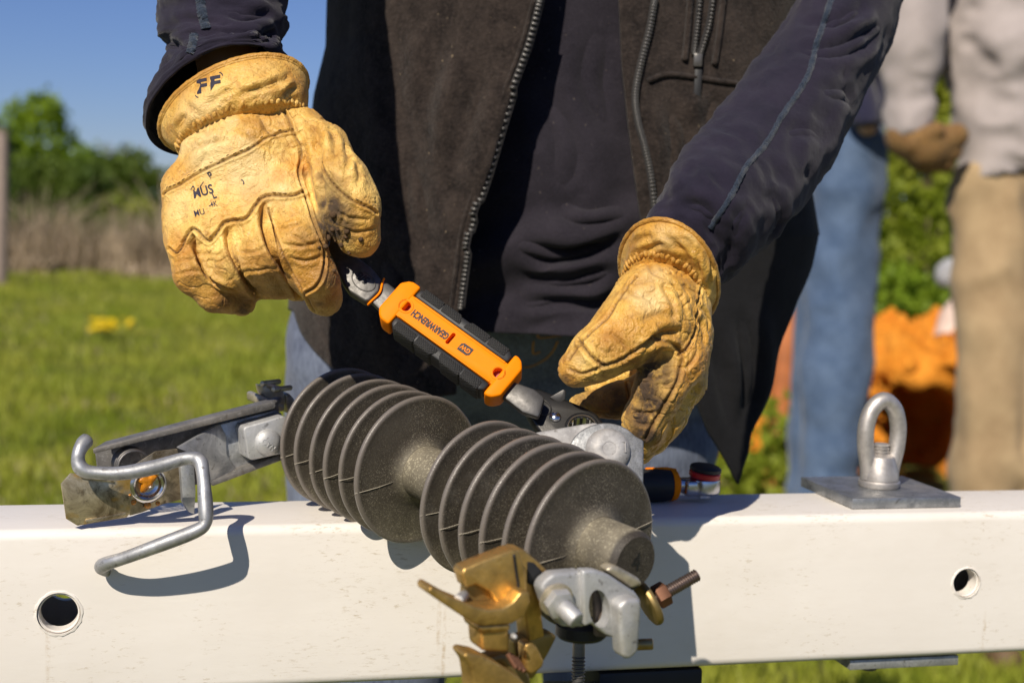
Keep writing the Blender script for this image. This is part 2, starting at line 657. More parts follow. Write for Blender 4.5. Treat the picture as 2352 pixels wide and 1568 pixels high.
def m_leather(name, base, light, brown, mud, cell=520):
    s = MatB(name)
    n = s.noise(20, 6, 0.65)
    n2 = s.noise(75, 5, 0.65, 0.6)
    c = s.mix(s.ramp(n, [(0.40, 0), (0.60, 1)]), base, light)
    c = s.mix(s.ramp(n2, [(0.50, 0), (0.70, 0.7)]), c, brown)
    fl = s.ramp(s.noise(420, 3, 0.7), [(0.55, 0), (0.70, 0.6)])
    c = s.mix(fl, c, tuple(x * .55 for x in brown))
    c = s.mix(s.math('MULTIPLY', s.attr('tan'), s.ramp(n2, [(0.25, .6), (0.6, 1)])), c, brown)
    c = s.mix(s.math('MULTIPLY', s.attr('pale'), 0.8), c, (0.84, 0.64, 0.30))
    c = s.mix(s.math('MULTIPLY', s.attr('rust'), s.ramp(n2, [(0.3, .3), (0.6, 1)])), c, (0.62, 0.24, 0.02))
    d = s.math('MULTIPLY', s.attr('mud'), s.ramp(s.noise(130, 5, .7), [(0.28, .45), (0.5, 1)]))
    c = s.mix(d, c, mud)
    c = s.mix(s.math('MULTIPLY', s.attr('seam'), 0.75), c, tuple(x * .32 for x in brown))
    v = s.voro(cell, 'DISTANCE_TO_EDGE')
    v2 = s.voro(cell * .42, 'DISTANCE_TO_EDGE')
    b = s.bump(s.ramp(v2, [(0.0, 0), (0.12, 1)]), 0.18, 0.0008)
    b = s.bump(s.ramp(v, [(0.0, 0), (0.2, 1)]), 0.28, 0.0006, b)
    b = s.bump(s.noise(260, 4, .6), 0.5, 0.0010, b)
    b = s.bump(s.noise(70, 5, .65, 1.5), 0.7, 0.0030, b)
    return s.done(c, s.mix(s.attr('mud'), s.ramp(n2, [(0.3, .36), (0.7, .58)]), 0.9), 0, b, 0.5, sheen=0.08)

def m_cloth(name, a, b_, scale=40, weave=1400, rough=0.9, sheen=0.25, fuzz=0.4, lint=None, bscale=1.0):
    s = MatB(name)
    n = s.noise(scale, 5, 0.65)
    c = s.mix(s.ramp(n, [(0.3, 0), (0.7, 1)]), a, b_)
    w = s.noise(weave, 2, 0.6)
    c = s.mix(s.ramp(w, [(0.45, 0), (0.8, fuzz)]), c, tuple(min(1, x * 2.2 + .004) for x in b_))
    if lint:
        c = s.mix(s.ramp(s.noise(330, 1, .5), [(0.765, 0), (0.79, .75)]), c, lint)
    b = s.bump(w, 0.5, 0.0007 * bscale, s.bump(s.noise(scale * 4, 4, .6), 0.3, 0.002 * bscale))
    return s.done(c, rough, 0, b, 0.2, sheen=sheen, sheen_rough=0.5)

def m_fleece():
    s = MatB('black_brown_fleece')
    n = s.noise(55, 6, 0.7, stretch=(1, 1, .8))
    n2 = s.noise(330, 4, 0.7)
    c = s.mix(s.ramp(n, [(0.32, 0), (0.68, 1)]), (0.010, 0.0075, 0.0068), (0.044, 0.033, 0.028))
    c = s.mix(s.ramp(n2, [(0.48, 0), (0.78, .55)]), c, (0.082, 0.062, 0.052))
    c = s.mix(s.ramp(s.noise(260, 1, .5), [(0.775, 0), (0.80, .6)]), c, (0.35, 0.27, 0.17))
    b = s.bump(n2, 0.8, 0.0022, s.bump(n, 0.5, 0.004))
    return s.done(c, 0.95, 0, b, 0.1, sheen=0.12)

def m_denim(name, a, b_):
    s = MatB(name)
    n = s.noise(14, 5, 0.65)
    c = s.mix(s.ramp(n, [(0.32, 0), (0.68, 1)]), a, b_)
    w = s.noise(500, 2, .6, stretch=(1, 1, .12))
    c = s.mix(s.ramp(w, [(0.4, 0), (0.75, .5)]), c, tuple(min(1, x * 1.8) for x in b_))
    b = s.bump(w, 0.4, 0.0008, s.bump(s.noise(60, 4, .6), .3, .003))
    return s.done(c, 0.9, 0, b, 0.2, sheen=0.15)

def m_plain(name, col, rough=0.5, metal=0.0, var=0.15, scale=60, spec=0.5, bump=0.1, bd=0.0005):
    s = MatB(name)
    n = s.noise(scale, 4, 0.6)
    c = s.mix(s.ramp(n, [(0.3, 0), (0.7, 1)]), tuple(x * (1 - var) for x in col), tuple(min(1, x * (1 + var)) for x in col))
    b = s.bump(s.noise(scale * 6, 3, .6), bump, bd)
    return s.done(c, rough, metal, b, spec)

def m_knurl():
    s = MatB('knurled_black_rubber')
    mp = s.n.new('ShaderNodeUVMap')
    w = []
    for r in (45, -45):
        m = s.n.new('ShaderNodeMapping'); m.inputs['Rotation'].default_value = (0, 0, math.radians(r))
        s.link(mp.outputs[0], m.inputs[0])
        x = s.n.new('ShaderNodeTexWave'); x.inputs['Scale'].default_value = 0.30; x.bands_direction = 'X'
        s.link(m.outputs[0], x.inputs['Vector'])
        w.append(x.outputs['Fac'])
    h = s.math('MULTIPLY', w[0], w[1])
    c = s.mix(s.ramp(h, [(0.25, 0), (0.9, 1)]), (0.012, 0.012, 0.012), (0.15, 0.142, 0.135))
    return s.done(c, 0.55, 0, s.bump(h, 1.0, 0.0010), 0.4)

def m_leaf(name, a, b_, trans=0.35):
    s = MatB(name)
    n = s.noise(1.3, 4, 0.6)
    c = s.mix(s.ramp(n, [(0.35, 0), (0.65, 1)]), a, b_)
    s.link(c, s.b.inputs['Base Color'])
    s.b.inputs['Roughness'].default_value = 0.55
    s.b.inputs['Specular IOR Level'].default_value = 0.3
    tr = s.n.new('ShaderNodeBsdfTranslucent')
    s.link(s.mix(1.0, c, (1.25, 1.3, 0.6), 'MULTIPLY'), tr.inputs[0])
    mx = s.n.new('ShaderNodeMixShader')
    mx.inputs[0].default_value = trans
    out = s.n['Material Output']
    s.link(s.b.outputs[0], mx.inputs[1]); s.link(tr.outputs[0], mx.inputs[2])
    s.link(mx.outputs[0], out.inputs[0])
    return s.m

def m_ground():
    s = MatB('meadow_soil')
    n = s.noise(0.5, 5, 0.6); n2 = s.noise(9, 4, .7)
    c = s.mix(s.ramp(n, [(0.35, 0), (0.65, 1)]), (0.085, 0.11, 0.02), (0.13, 0.14, 0.03))
    c = s.mix(s.ramp(n2, [(0.4, 0), (0.75, .7)]), c, (0.16, 0.13, 0.05))
    return s.done(c, 0.95, 0, s.bump(n2, .6, .05), .1)

def m_clay():
    s = MatB('orange_clay')
    n = s.noise(6, 6, 0.7); n2 = s.noise(30, 5, .7)
    c = s.mix(s.ramp(n, [(0.35, 0), (0.65, 1)]), (0.62, 0.20, 0.016), (0.78, 0.31, 0.04))
    c = s.mix(s.ramp(n2, [(0.5, 0), (0.8, .6)]), c, (0.42, 0.12, 0.012))
    return s.done(c, 0.95, 0, s.bump(n2, .7, .03), .1)

M = dict(
    beam=m_beam(), galv=m_galv(), galv_light=m_galv('pale_zinc', (0.58, 0.58, 0.57), (0.40, 0.40, 0.40), 70, .55, .55, .25),
    galv_dark=m_galv('dull_dark_zinc', (0.23, 0.22, 0.21), (0.12, 0.115, 0.11), 60, .6, .5, .2),
    galv_plate=m_galv('zinc_washer', (0.36, 0.37, 0.38), (0.2, 0.21, 0.22), 60, .45, .8),
    zinc_dim=m_galv('sparkling_zinc', (0.27, 0.275, 0.28), (0.16, 0.165, 0.17), 300, .5, .6),
    zinc_dim2=m_galv('chalky_zinc', (0.40, 0.39, 0.38), (0.29, 0.28, 0.275), 90, .62, .35, .25),
    rod=m_galv('smooth_zinc_rod', (0.42, 0.425, 0.435), (0.27, 0.275, 0.285), 75, .48, .65),
    chrome=m_metal('chrome', (0.62, 0.62, 0.63), .16, .1, 60, None, 1, .05),
    steel=m_metal('satin_steel', (0.13, 0.125, 0.12), .48, .25, 260, None, .9, .2),
    gunmetal=m_metal('dark_chrome', (0.05, 0.048, 0.046), .38, .25, 300, None, .8, .3),
    stainless=m_metal('cast_stainless', (0.60, 0.56, 0.525), .44, .35, 110, (0.30, 0.27, 0.25), .7, .5),
    tin=m_metal('tinned_bronze', (0.66, 0.58, 0.43), .32, .4, 140, (0.26, 0.20, 0.11), .6, .4, .4),
    nickel=m_nickel(),
    brass=m_metal('yellow_bronze', (0.74, 0.47, 0.15), .38, .4, 90, (0.24, 0.13, 0.04), .8, .6, .5),
    brass_dull=m_metal('dull_bronze', (0.42, 0.30, 0.12), .42, .3, 60, (0.2, 0.13, 0.05), .8, .3),
    copper=m_metal('rusty_nut', (0.22, 0.10, 0.055), .5, .3, 60, None, .6, .3),
    boltdark=m_metal('grey_threaded_steel', (0.20, 0.19, 0.185), .45, .3, 90, (0.14, 0.09, 0.06), .8, .3),
    boltbrown=m_metal('brown_threaded_rod', (0.22, 0.165, 0.14), .38, .3, 90, None, .85, .3),
    grease=m_plain('orange_grease', (0.55, 0.20, 0.01), .18, 0, .3, 90, .6, .4, .002),
    rubber=m_rubber(),
    orange=m_plain('orange_plastic', (0.92, 0.235, 0.0), .55, 0, .03, 200, .12, .1, .0003),
    slot=m_plain('red_recess', (0.30, 0.03, 0.008), .45, 0, .05),
    blackpl=m_plain('black_rubber', (0.018, 0.018, 0.019), .5, 0, .1, 200, .4, .15),
    ink=m_plain('black_ink', (0.012, 0.011, 0.012), .6, 0, .2, 400),
    inkblue=m_plain('dark_print', (0.022, 0.018, 0.035), .7, 0, .3, 700),
    red=m_plain('red_plastic', (0.55, 0.015, 0.02), .3, 0, .05),
    knurl=m_knurl(),
    leather=m_leather('tan_work_leather', (0.65, 0.345, 0.060), (0.85, 0.56, 0.155), (0.37, 0.16, 0.018), (0.070, 0.042, 0.022)),
    leather2=m_leather('ochre_work_leather', (0.59, 0.30, 0.042), (0.82, 0.51, 0.115), (0.31, 0.125, 0.014), (0.060, 0.035, 0.018)),
    flap_black=m_cloth('black_flap', (0.007, 0.007, 0.008), (0.012, 0.012, 0.014), 40, 900, .9, .05, .3),
    shade_black=m_plain('stand_shade_black', (0.010, 0.010, 0.012), .6, 0, .2, 60),
    coreend=m_plain('brown_core_end', (0.17, 0.13, 0.10), .7, 0, .3, 90, .4, .4, .001),
    mudclod=m_plain('dried_mud', (0.10, 0.06, 0.032), .9, 0, .35, 300, .2, .5, .001),
    flash=m_plain('pale_flash', (0.46, 0.41, 0.32), .7),
    threadtan=m_plain('brown_thread', (0.20, 0.11, 0.035), .8, 0, .3, 400),
    navy=m_cloth('navy_knit', (0.0075, 0.0065, 0.0155), (0.0175, 0.0135, 0.027), 30, 1500, .9, .12, .35),
    navy_in=m_cloth('navy_knit_inside', (0.020, 0.018, 0.03), (0.03, 0.027, 0.04), 30, 1500, .95, .05, .3),
    seamblue=m_cloth('blue_seam_tape', (0.008, 0.013, 0.025), (0.018, 0.027, 0.044), 300, 900, .95, .2, .8, None, 2.5),
    shirt=m_cloth('dark_jersey', (0.009, 0.0075, 0.012), (0.024, 0.0205, 0.028), 18, 900, .95, .1, .45, (0.12, .10, .085)),
    fleece=m_fleece(),
    zipm=m_plain('zip_teeth', (0.10, 0.095, 0.09), .35, .3, .2, 300),
    ziptape=m_plain('zip_tape', (0.018, 0.016, 0.016), .8, 0, .1, 300),
    jeans=m_denim('blue_denim', (0.045, 0.055, 0.098), (0.14, 0.165, 0.225)),
    jeans_grey=m_denim('washed_denim', (0.13, 0.14, 0.155), (0.24, 0.25, 0.26)),
    jeans2=m_denim('mid_blue_denim', (0.040, 0.070, 0.135), (0.095, 0.14, 0.225)),
    thread=m_plain('orange_thread', (0.45, 0.22, 0.05), .8),
    navy2=m_cloth('dark_blue_shirt', (0.022, 0.023, 0.06), (0.04, 0.04, 0.09), 12, 300),
    greyshirt=m_cloth('grey_shirt', (0.31, 0.27, 0.255), (0.40, 0.35, 0.335), 8, 200, .9, .1, .1),
    khaki=m_cloth('tan_trousers', (0.27, 0.185, 0.10), (0.40, 0.29, 0.165), 8, 200, .9, .1, .1),
    skin=m_plain('skin', (0.52, 0.31, 0.22), .5, 0, .1, 40),
    boot=m_plain('brown_boot', (0.12, 0.07, 0.035), .7),
    ground=m_ground(), clay=m_clay(),
    grass=m_leaf('grass_blades', (0.22, 0.28, 0.022), (0.40, 0.40, 0.06), .35),
    drygrass=m_leaf('dry_stalks', (0.26, 0.20, 0.14), (0.46, 0.36, 0.25), .2),
    leaf_a=m_leaf('leaves_bright', (0.15, 0.24, 0.012), (0.27, 0.36, 0.03), .4),
    leaf_b=m_leaf('leaves_dark', (0.062, 0.105, 0.014), (0.14, 0.195, 0.032), .4),
    leaf_c=m_leaf('leaves_yellow', (0.20, 0.27, 0.02), (0.36, 0.38, 0.05), .45),
    twig=m_plain('twigs', (0.19, 0.14, 0.11), .9),
    bark=m_plain('bark', (0.13, 0.095, 0.07), .9, 0, .3, 12, .2, .6, .02),
    postwood=m_plain('weathered_wood', (0.27, 0.21, 0.175), .9, 0, .25, 20),
    yellow=m_leaf('dandelion_petals', (0.75, 0.55, 0.01), (0.85, 0.68, 0.02), .3),
    rock=m_plain('pale_rock', (0.36, 0.36, 0.37), .9, 0, .25, 10, .3, .5, .02),
    pipe=m_plain('pinkish_pole_wood', (0.62, 0.47, 0.38), .8, 0, .15, 10),
    terracotta=m_plain('rust_brown_pipe', (0.42, 0.13, 0.035), .6, 0, .25, 10),
)
# ------------------------------------------------------------------ ground, grass, trees
FH = nrm((FW[0], FW[1], 0)); RH = nrm(np.cross(FH, (0, 0, 1)))
def G(right, ahead, z=0.0):
    """ground point: metres to the right of and ahead of the camera"""
    return np.array([CAM[0], CAM[1], 0]) + RH * right + FH * ahead + np.array([0, 0, z])
def gx(u, D):
    return (u - 1176) / FPX * D

b = MB()
N = 60
gr = []
for i in range(N + 1):
    row = []
    for j in range(N + 1):
        x = (i / N - .5) * 2; y = (j / N - .5) * 2
        p = np.array([math.copysign(abs(x) ** 2.2, x) * 600, math.copysign(abs(y) ** 2.2, y) * 600, 0])
        row.append(p)
    gr.append(row)
b.grid(gr)
ground = b.build('ground', M['ground'], None, True)
ground['kind'] = 'structure'

def blades(name, n, d0, d1, hmin, hmax, wid, mat, ulo=-1.25, uhi=1.25, lean=0.5, filt=None, seed=1):
    rg = np.random.default_rng(seed)
    d = np.sqrt(rg.random(n)) if False else rg.random(n) ** 1.25
    A = d0 + (d1 - d0) * d
    R = A * 0.36 * (ulo + (uhi - ulo) * rg.random(n))
    if filt is not None:
        k = filt(R, A, rg); R, A = R[k], A[k]; n = len(R)
    base = np.array([CAM[0], CAM[1], 0])[None] + RH[None] * R[:, None] + FH[None] * A[:, None]
    clump = 0.6 + 0.4 * vnoise(base, 1.6, 3) + 0.25 * vnoise(base, 5, 5)
    h = (hmin + (hmax - hmin) * rg.random(n)) * np.clip(clump, .35, 1.3)
    an = rg.random(n) * 6.283
    w = wid * (0.7 + .6 * rg.random(n)) * (1 + A / 14)
    side = np.stack([np.cos(an), np.sin(an), np.zeros(n)], 1) * w[:, None] * .5
    la = rg.random(n) * 6.283
    ln = np.stack([np.cos(la), np.sin(la), np.zeros(n)], 1) * (h * lean * rg.random(n))[:, None]
    up = np.array([0, 0, 1.0])[None] * h[:, None]
    m = base + ln * .3 + up * .55
    t = base + ln + up
    V = np.stack([base - side, base + side, m + side * .8, m - side * .8, t], 1).reshape(-1, 3)
    o = (np.arange(n) * 5)[:, None]
    F4 = o + np.array([[0, 1, 2, 3]]); F3 = o + np.array([[3, 2, 4]])
    me = bpy.data.meshes.new(name)
    me.vertices.add(len(V)); me.vertices.foreach_set('co', V.astype(np.float32).ravel())
    loops = np.concatenate([F4, F3], 1).ravel()
    me.loops.add(len(loops)); me.loops.foreach_set('vertex_index', loops.astype(np.int32))
    st = (np.arange(n) * 7)[:, None] + np.array([[0, 4]])
    me.polygons.add(2 * n)
    me.polygons.foreach_set('loop_start', st.ravel().astype(np.int32))
    me.update(calc_edges=True); me.validate()
    me.materials.append(mat)
    ob = bpy.data.objects.new(name, me); COL.objects.link(ob)
    return ob
def nopit(R, A, rg):
    return ~((A > 5.6) & (A < 7.6) & (R > 1.15) & (R < 3.4))
g = blades('grass', 130000, 2.6, 24, .05, .15, .007, M['grass'], -1.3, 1.3, .8, nopit, 1)
tag(g, 'mown green meadow grass running back to the dry weeds', 'grass', None, 'stuff')
g = blades('dry_grass', 9000, 4, 23, .05, .13, .006, M['drygrass'], -1.3, 1.3, 1.0, lambda R, A, rg: (nopit(R, A, rg)) & (vnoise(np.stack([R, A, A * 0], 1), .55, 9) > .1), 2)
tag(g, 'straw coloured dead blades scattered through the green meadow', 'dead grass', None, 'stuff')

def weeds(R, A, rg):
    return rg.random(len(R)) < .5 + .5 * vnoise(np.stack([R, A, A * 0], 1), .8, 4)
g = blades('dry_weeds', 24000, 22.5, 25.5, .35, 1.8, .012, M['drygrass'], -1.4, 1.4, 1.1, weeds, 3)
tag(g, 'tall brown dead weeds standing along the far edge of the meadow', 'weeds', None, 'stuff')
g = blades('dry_tufts', 1600, 22.0, 22.6, .25, .5, .03, M['drygrass'], -1.25, -.62, .8, lambda R, A, rg: vnoise(np.stack([R, A * .2, A * 0], 1), 1.1, 14) > .12, 5)
tag(g, 'pale straw tufts at the foot of the brown weeds', 'dry tufts', None, 'stuff')
g = blades('undergrowth', 22000, 25.2, 28, .5, 1.35, .05, M['leaf_b'], -1.4, 1.4, .5, None, 6)
tag(g, 'dark green undergrowth behind the dead weeds', 'undergrowth', None, 'stuff')

def leaf_cloud(centres, radii, n, size, seed, gaps=.0):
    """leaf-sized faces spread through a crown of several lobes"""
    rg = np.random.default_rng(seed)
    centres = np.asarray(centres, float); radii = np.asarray(radii, float)
    wgt = radii[:, 0] * radii[:, 1] * radii[:, 2]; k = rg.choice(len(centres), n, p=wgt / wgt.sum())
    d = rg.normal(size=(n, 3)); d /= np.linalg.norm(d, axis=1)[:, None]
    rr = (0.35 + .65 * rg.random(n) ** .6) * (1 + .28 * vnoise(d * 1.0 + k[:, None], 2.4, seed))
    P = centres[k] + d * radii[k] * rr[:, None]
    keep = vnoise(P, 1.1 / max(radii.mean(), .2), seed + 5, 2) > -.55 + gaps
    P = P[keep]; n = len(P)
    a = rg.normal(size=(n, 3)); a /= np.linalg.norm(a, axis=1)[:, None]
    c = np.cross(a, rg.normal(size=(n, 3))); c /= np.linalg.norm(c, axis=1)[:, None]
    s = size * (.6 + .8 * rg.random(n))[:, None]
    V = np.stack([P - a * s * .5, P + c * s * .3, P + a * s * .5, P - c * s * .3], 1).reshape(-1, 3)
    F = (np.arange(n) * 4)[:, None] + np.array([[0, 1, 2, 3]])
    return V, F

def tree(name, label, cat, base, lobes, n, size, mat, seed, trunk_r=.12, gaps=0, group=None, trunk_mat='bark'):
    t = empty(name, base, label, cat, group)
    base = np.asarray(base, float)
    cs = [base + RH * a + FH * f + np.array([0, 0, z]) for a, f, z, *_ in lobes]
    rs = [(l[3], l[3], l[4]) for l in lobes]
    V, F = leaf_cloud(cs, rs, n, size, seed, gaps)
    mesh_obj('crown', V, F, M[mat], t, False)
    tb = MB()
    top = base + np.array([0, 0, max(l[2] for l in lobes)])
    tb.tube(smooth_path([base - (0, 0, .1), base * .7 + top * .3 + RH * .05, top], 4), [trunk_r * (1 - .75 * i / 8) for i in range(9)], 8)
    for c in cs:
        s0 = base * .65 + np.array([c[0], c[1], c[2]]) * .35; s0 = base + (top - base) * min(.7, (c[2] - base[2]) / (top[2] - base[2] + .01) * .6)
        tb.tube([s0, (s0 + c) / 2 + (0, 0, .05), c], [trunk_r * .4, trunk_r * .28, trunk_r * .12], 6)
    tb.build('trunk', M[trunk_mat], t, True)
    return t
def tpos(u, D):
    return G(gx(u, D), D, 0)
GT = 'trees along the far edge of the meadow'
tree('broadleaf_tree', 'tall bright green rounded tree, highest on the left skyline', 'tree', tpos(75, 33),
     [(0, 0, 2.5, .95, .95), (-.55, .2, 1.9, .8, .75), (.55, 0, 1.75, .75, .65), (.1, 0, 3.15, .6, .55), (0, .3, 1.4, 1.0, .7)], 5200, .17, 'leaf_a', 21, .16, 0, GT)
tree('dark_tree', 'dark green tree at the left edge of the photo beside the wooden post', 'tree', tpos(-25, 29),
     [(0, 0, 2.1, .5, .7), (0, 0, 1.3, .65, .7), (-.6, .2, 1.7, .7, .8), (.25, 0, .9, .5, .6)], 4200, .15, 'leaf_b', 22, .13, 0, GT)
tree('round_shrub', 'mid green domed shrub rising between the tall tree and the bare twigs', 'shrub', tpos(205, 30),
     [(0, 0, 1.75, .5, .65), (-.5, 0, 1.3, .55, .6), (.45, 0, 1.35, .55, .6), (0, 0, .8, .9, .7)], 4200, .15, 'leaf_a', 23, .1, 0, GT)
tree('dark_shrub', 'low very dark shrub under the tall bright tree', 'shrub', tpos(105, 27),
     [(0, 0, 1.3, .7, .75), (.7, 0, 1.35, .6, .7), (-.7, 0, 1.2, .65, .75), (.3, 0, .8, .9, .6)], 5600, .14, 'leaf_b', 24, .08, 0, GT)
tree('sloping_shrub', 'olive green shrub sloping down beside the raised sleeve', 'shrub', tpos(300, 29),
     [(0, 0, 1.65, .55, .7), (.5, 0, 1.25, .5, .65), (-.5, 0, 1.5, .55, .7), (1.0, 0, .9, .5, .6), (0, 0, .8, 1.0, .6)], 6000, .14, 'leaf_b', 25, .08, 0, GT)
tree('sprouting_shrub', 'yellow green shrub in front of the dark trees near the glove', 'shrub', tpos(250, 27),
     [(0, 0, 1.05, .35, .4), (.5, 0, .85, .4, .4), (-.5, 0, .9, .35, .35)], 1300, .14, 'leaf_c', 26, .06, .1, GT)
# the wood closing off the meadow behind the worker and the helpers
rw = np.random.default_rng(77)
cs_, rs_ = [], []
for k in range(46):
    u_ = 430 + k * 52 + rw.uniform(-20, 20); D_ = rw.uniform(31, 38)
    hh_ = rw.uniform(1.2, 2.6) + .9 * math.sin(k * .55)
    cs_.append(G(gx(u_, D_), D_, max(.8, hh_ * .62))); rs_.append((rw.uniform(.7, 1.1), rw.uniform(.7, 1.1), max(.8, hh_ * .62)))
V_, F_ = leaf_cloud(cs_, rs_, 26000, .17, 78)
fw_ = mesh_obj('far_woods', V_, F_, M['leaf_b'], None, False)
tag(fw_, 'unbroken dark green wood far behind the worker', 'woods', None, 'stuff')
# bare twig bush
t = empty('bare_bush', tpos(265, 31), 'leafless twiggy bush showing against the sky behind the shrubs', 'bush', GT)
tb = MB(); rg = random.Random(5)
for k in range(70):
    p = np.array(tpos(265, 31)); an = rg.uniform(-.9, .9); L = rg.uniform(1.2, 2.5)
    q = p + RH * an * .5 * L * .5 + np.array([0, 0, L]) + FH * rg.uniform(-.4, .4)
    tb.tube([p + RH * an * .1, (p + q) / 2 + RH * rg.uniform(-.08, .08), q], [.018, .012, .005], 4)
tb.build('twigs', M['twig'], t, True)
# weathered post
t = empty('wooden_post', tpos(-2, 19), 'grey brown weathered wooden post at the left edge of the meadow', 'post')
pb = MB(); p = np.array(tpos(-2, 19))
pb.cyl(p - (0, 0, .1), p + (0, 0, 2.02), .085, 12, .01, .078)
pb.build('shaft', M['postwood'], t)
pb = MB(); pb.cyl(p + (0, 0, 2.021), p + (0, 0, 2.05), .09, 12, .008)
pb.build('cap', M['postwood'], t)
# dandelion clump
t = empty('dandelion_clump', tpos(255, 11.6), 'flat clump of yellow dandelion flowers in the meadow', 'flowers')
rg = random.Random(4); p0 = np.array(tpos(255, 11.6))
fb, sb = MB(), MB()
for k in range(26):
    p = p0 + RH * rg.uniform(-.15, .15) + FH * rg.uniform(-.12, .12); h = rg.uniform(.10, .19)
    sb.tube([p, p + (0, 0, h)], .003, 5)
    ax = np.array([rg.uniform(-.4, .1), rg.uniform(-.9, .1), .8])
    fb.lathe(p + (0, 0, h), ax, [(0, .004), (.004, .022), (.012, .026), (.017, .014), (.018, .002)], 10)
fb.build('flower_heads', M['yellow'], t)['kind'] = 'stuff'
sb.build('stems', M['grass'], t)['kind'] = 'stuff'

# shrubs and greenery behind the helpers on the right
GS = 'shrubs behind the two helpers'
tree('leafy_shrub', 'yellow green leafy shrub between the blue jeans and the tan trousers', 'shrub', tpos(2105, 9.6),
     [(0, 0, 1.0, .30, .35), (.25, 0, 1.4, .3, .35), (-.25, .1, 1.35, .3, .4), (.0, .1, 1.85, .4, .4), (-.3, 0, .7, .3, .3), (.1, 0, 2.3, .4, .35)], 5200, .075, 'leaf_c', 31, .03, .05, GS)
tree('dark_leafy_shrub', 'darker green shrub deep behind the yellow green one', 'shrub', tpos(2130, 11.2),
     [(0, 0, 1.2, .6, .6), (.6, 0, 1.7, .6, .6), (-.6, .1, 1.7, .6, .6), (0, .1, 2.4, .7, .6), (-.3, 0, .7, .6, .5), (.6, 0, .7, .5, .5)], 7000, .11, 'leaf_b', 32, .05, 0, GS)
tree('low_shrub', 'low ragged olive shrub at the back of the clay heap', 'shrub', tpos(2060, 8.9),
     [(0, 0, .75, .22, .22), (.35, 0, .65, .25, .18), (.6, 0, .7, .2, .2)], 1500, .07, 'leaf_a', 33, .02, .1, GS)
tree('edge_shrub', 'dark green shrub half hidden behind the tan trousers', 'shrub', tpos(2330, 10.5),
     [(0, 0, 1.0, .6, .6), (0, 0, 2.0, .6, .7), (.7, 0, 1.5, .6, .7)], 5000, .1, 'leaf_b', 34, .05, 0, GS)
tree('weedy_plant', 'yellow green weedy plant in front of the clay below the vest', 'weed', tpos(1790, 5.3),
     [(0, 0, .20, .14, .16), (.2, 0, .26, .14, .16), (-.15, 0, .22, .12, .14), (.05, 0, .42, .12, .12)], 1500, .05, 'leaf_c', 35, .01, 0, GS)

# excavated clay heap with its shaded pit face
HB = np.array([CAM[0], CAM[1], 0])
def hl(P):
    q = P - HB
    return q @ RH, q @ FH, P[:, 2]
def ell(R, A, Z, c, r):
    k = np.sqrt(((R - c[0]) / r[0]) ** 2 + ((A - c[1]) / r[1]) ** 2 + ((Z - c[2]) / r[2]) ** 2)
    return (k - 1) * min(r)
def heap_f(P):
    R, A, Z = hl(P)
    d = ell(R, A, Z, (2.15, 7.2, .12), (.85, .75, .56))
    d = smin(d, ell(R, A, Z, (1.30, 7.0, .0), (.6, .6, .40)), .12)
    d = smin(d, ell(R, A, Z, (2.75, 7.1, .1), (.6, .6, .56)), .1)
    d = smin(d, ell(R, A, Z, (2.0, 6.62, .52), (.42, .34, .13)), .06)
    n = .075 * vnoise(P, 4.0, 2, 2) + .040 * vnoise(P, 11, 3, 2) + .016 * (1 - 2 * np.abs(vnoise(P, 22, 5)))
    d = d - n
    cav = ell(R, A, Z, (1.95, 6.62, .20), (.20, .60, .27)) - .03 * vnoise(P, 9, 8)
    return np.maximum(d, -cav)
c0 = G(1.95, 7.1)
v_, f_ = surface_net(heap_f, c0 + np.array([-2.1, -1.6, -.06]), c0 + np.array([2.1, 1.6, .98]), .026)
o = mesh_obj('clay_heap', v_, f_, M['clay'], None, True)
tag(o, 'heap of bright orange excavated clay behind the eye bolt', 'clay heap')
rg = random.Random(9)
cb = MB(); bvh_h = bvh_of(o)
for k in range(320):
    R = rg.uniform(.8, 3.2); A = rg.uniform(6.2, 7.5)
    h = bvh_h.ray_cast(Vector(G(R, A, 2.0)), Vector((0, 0, -1)))
    if h[0] is None or h[0].z < .02: continue
    s = rg.choice((.010, .014, .02, .03, .045))
    q = [(0, s * .3)] + [(s * (.4 + .5 * i), s * (1 - .1 * i) * rg.uniform(.8, 1)) for i in range(3)] + [(s * 1.9, s * .3)]
    cb.lathe(np.array(h[0]) - (0, 0, s * .7), (rg.uniform(-.6, .6), rg.uniform(-.6, .6), 1), q, 7)
tag(cb.build('clay_clods', M['clay'], None, True), 'loose orange clods lying over the clay heap', 'clay clods', None, 'stuff')
# pale pole end, rock, rust-brown drain pipe
p0, p1 = W(2192, 745, 7.15), W(2206, 676, 7.25)
t = empty('pole_end', p0, 'pale pinkish tapered pole end sticking out of the clay', 'pole')
pb = MB(); ax = nrm(p1 - p0); pb.lathe(p0 - ax * .12, ax, [(0, .09), (.16, .085), (.22, .062), (.26, .045), (.27, .01)], 14)
pb.build('shaft', M['pipe'], t)
b = MB(); p = W(2188, 604, 8.0)
b.lathe(p - (0, 0, .14), (.1, 0, 1), [(0, .08), (.05, .105), (.11, .10), (.15, .065), (.17, .02)], 9)
tag(b.build('grey_rock', M['rock'], None, True), 'pale grey rock on the bank beside the tan trousers', 'rock')
p1 = W(1812, 668, 6.2); p0 = p1 * np.array([1, 1, 0])
t = empty('brown_pipe', p0, 'rust brown upright pipe between the vest and the blue jeans', 'pipe')
pb = MB(); pb.cyl(p0 - (0, 0, .15), p1, .062, 18, .004); pb.build('pipe_wall', M['terracotta'], t)
pb = MB(); pb.cyl(p1 + nrm(p1 - p0) * .002, p1 + nrm(p1 - p0) * .03, .071, 18, .006); pb.build('collar', M['terracotta'], t)
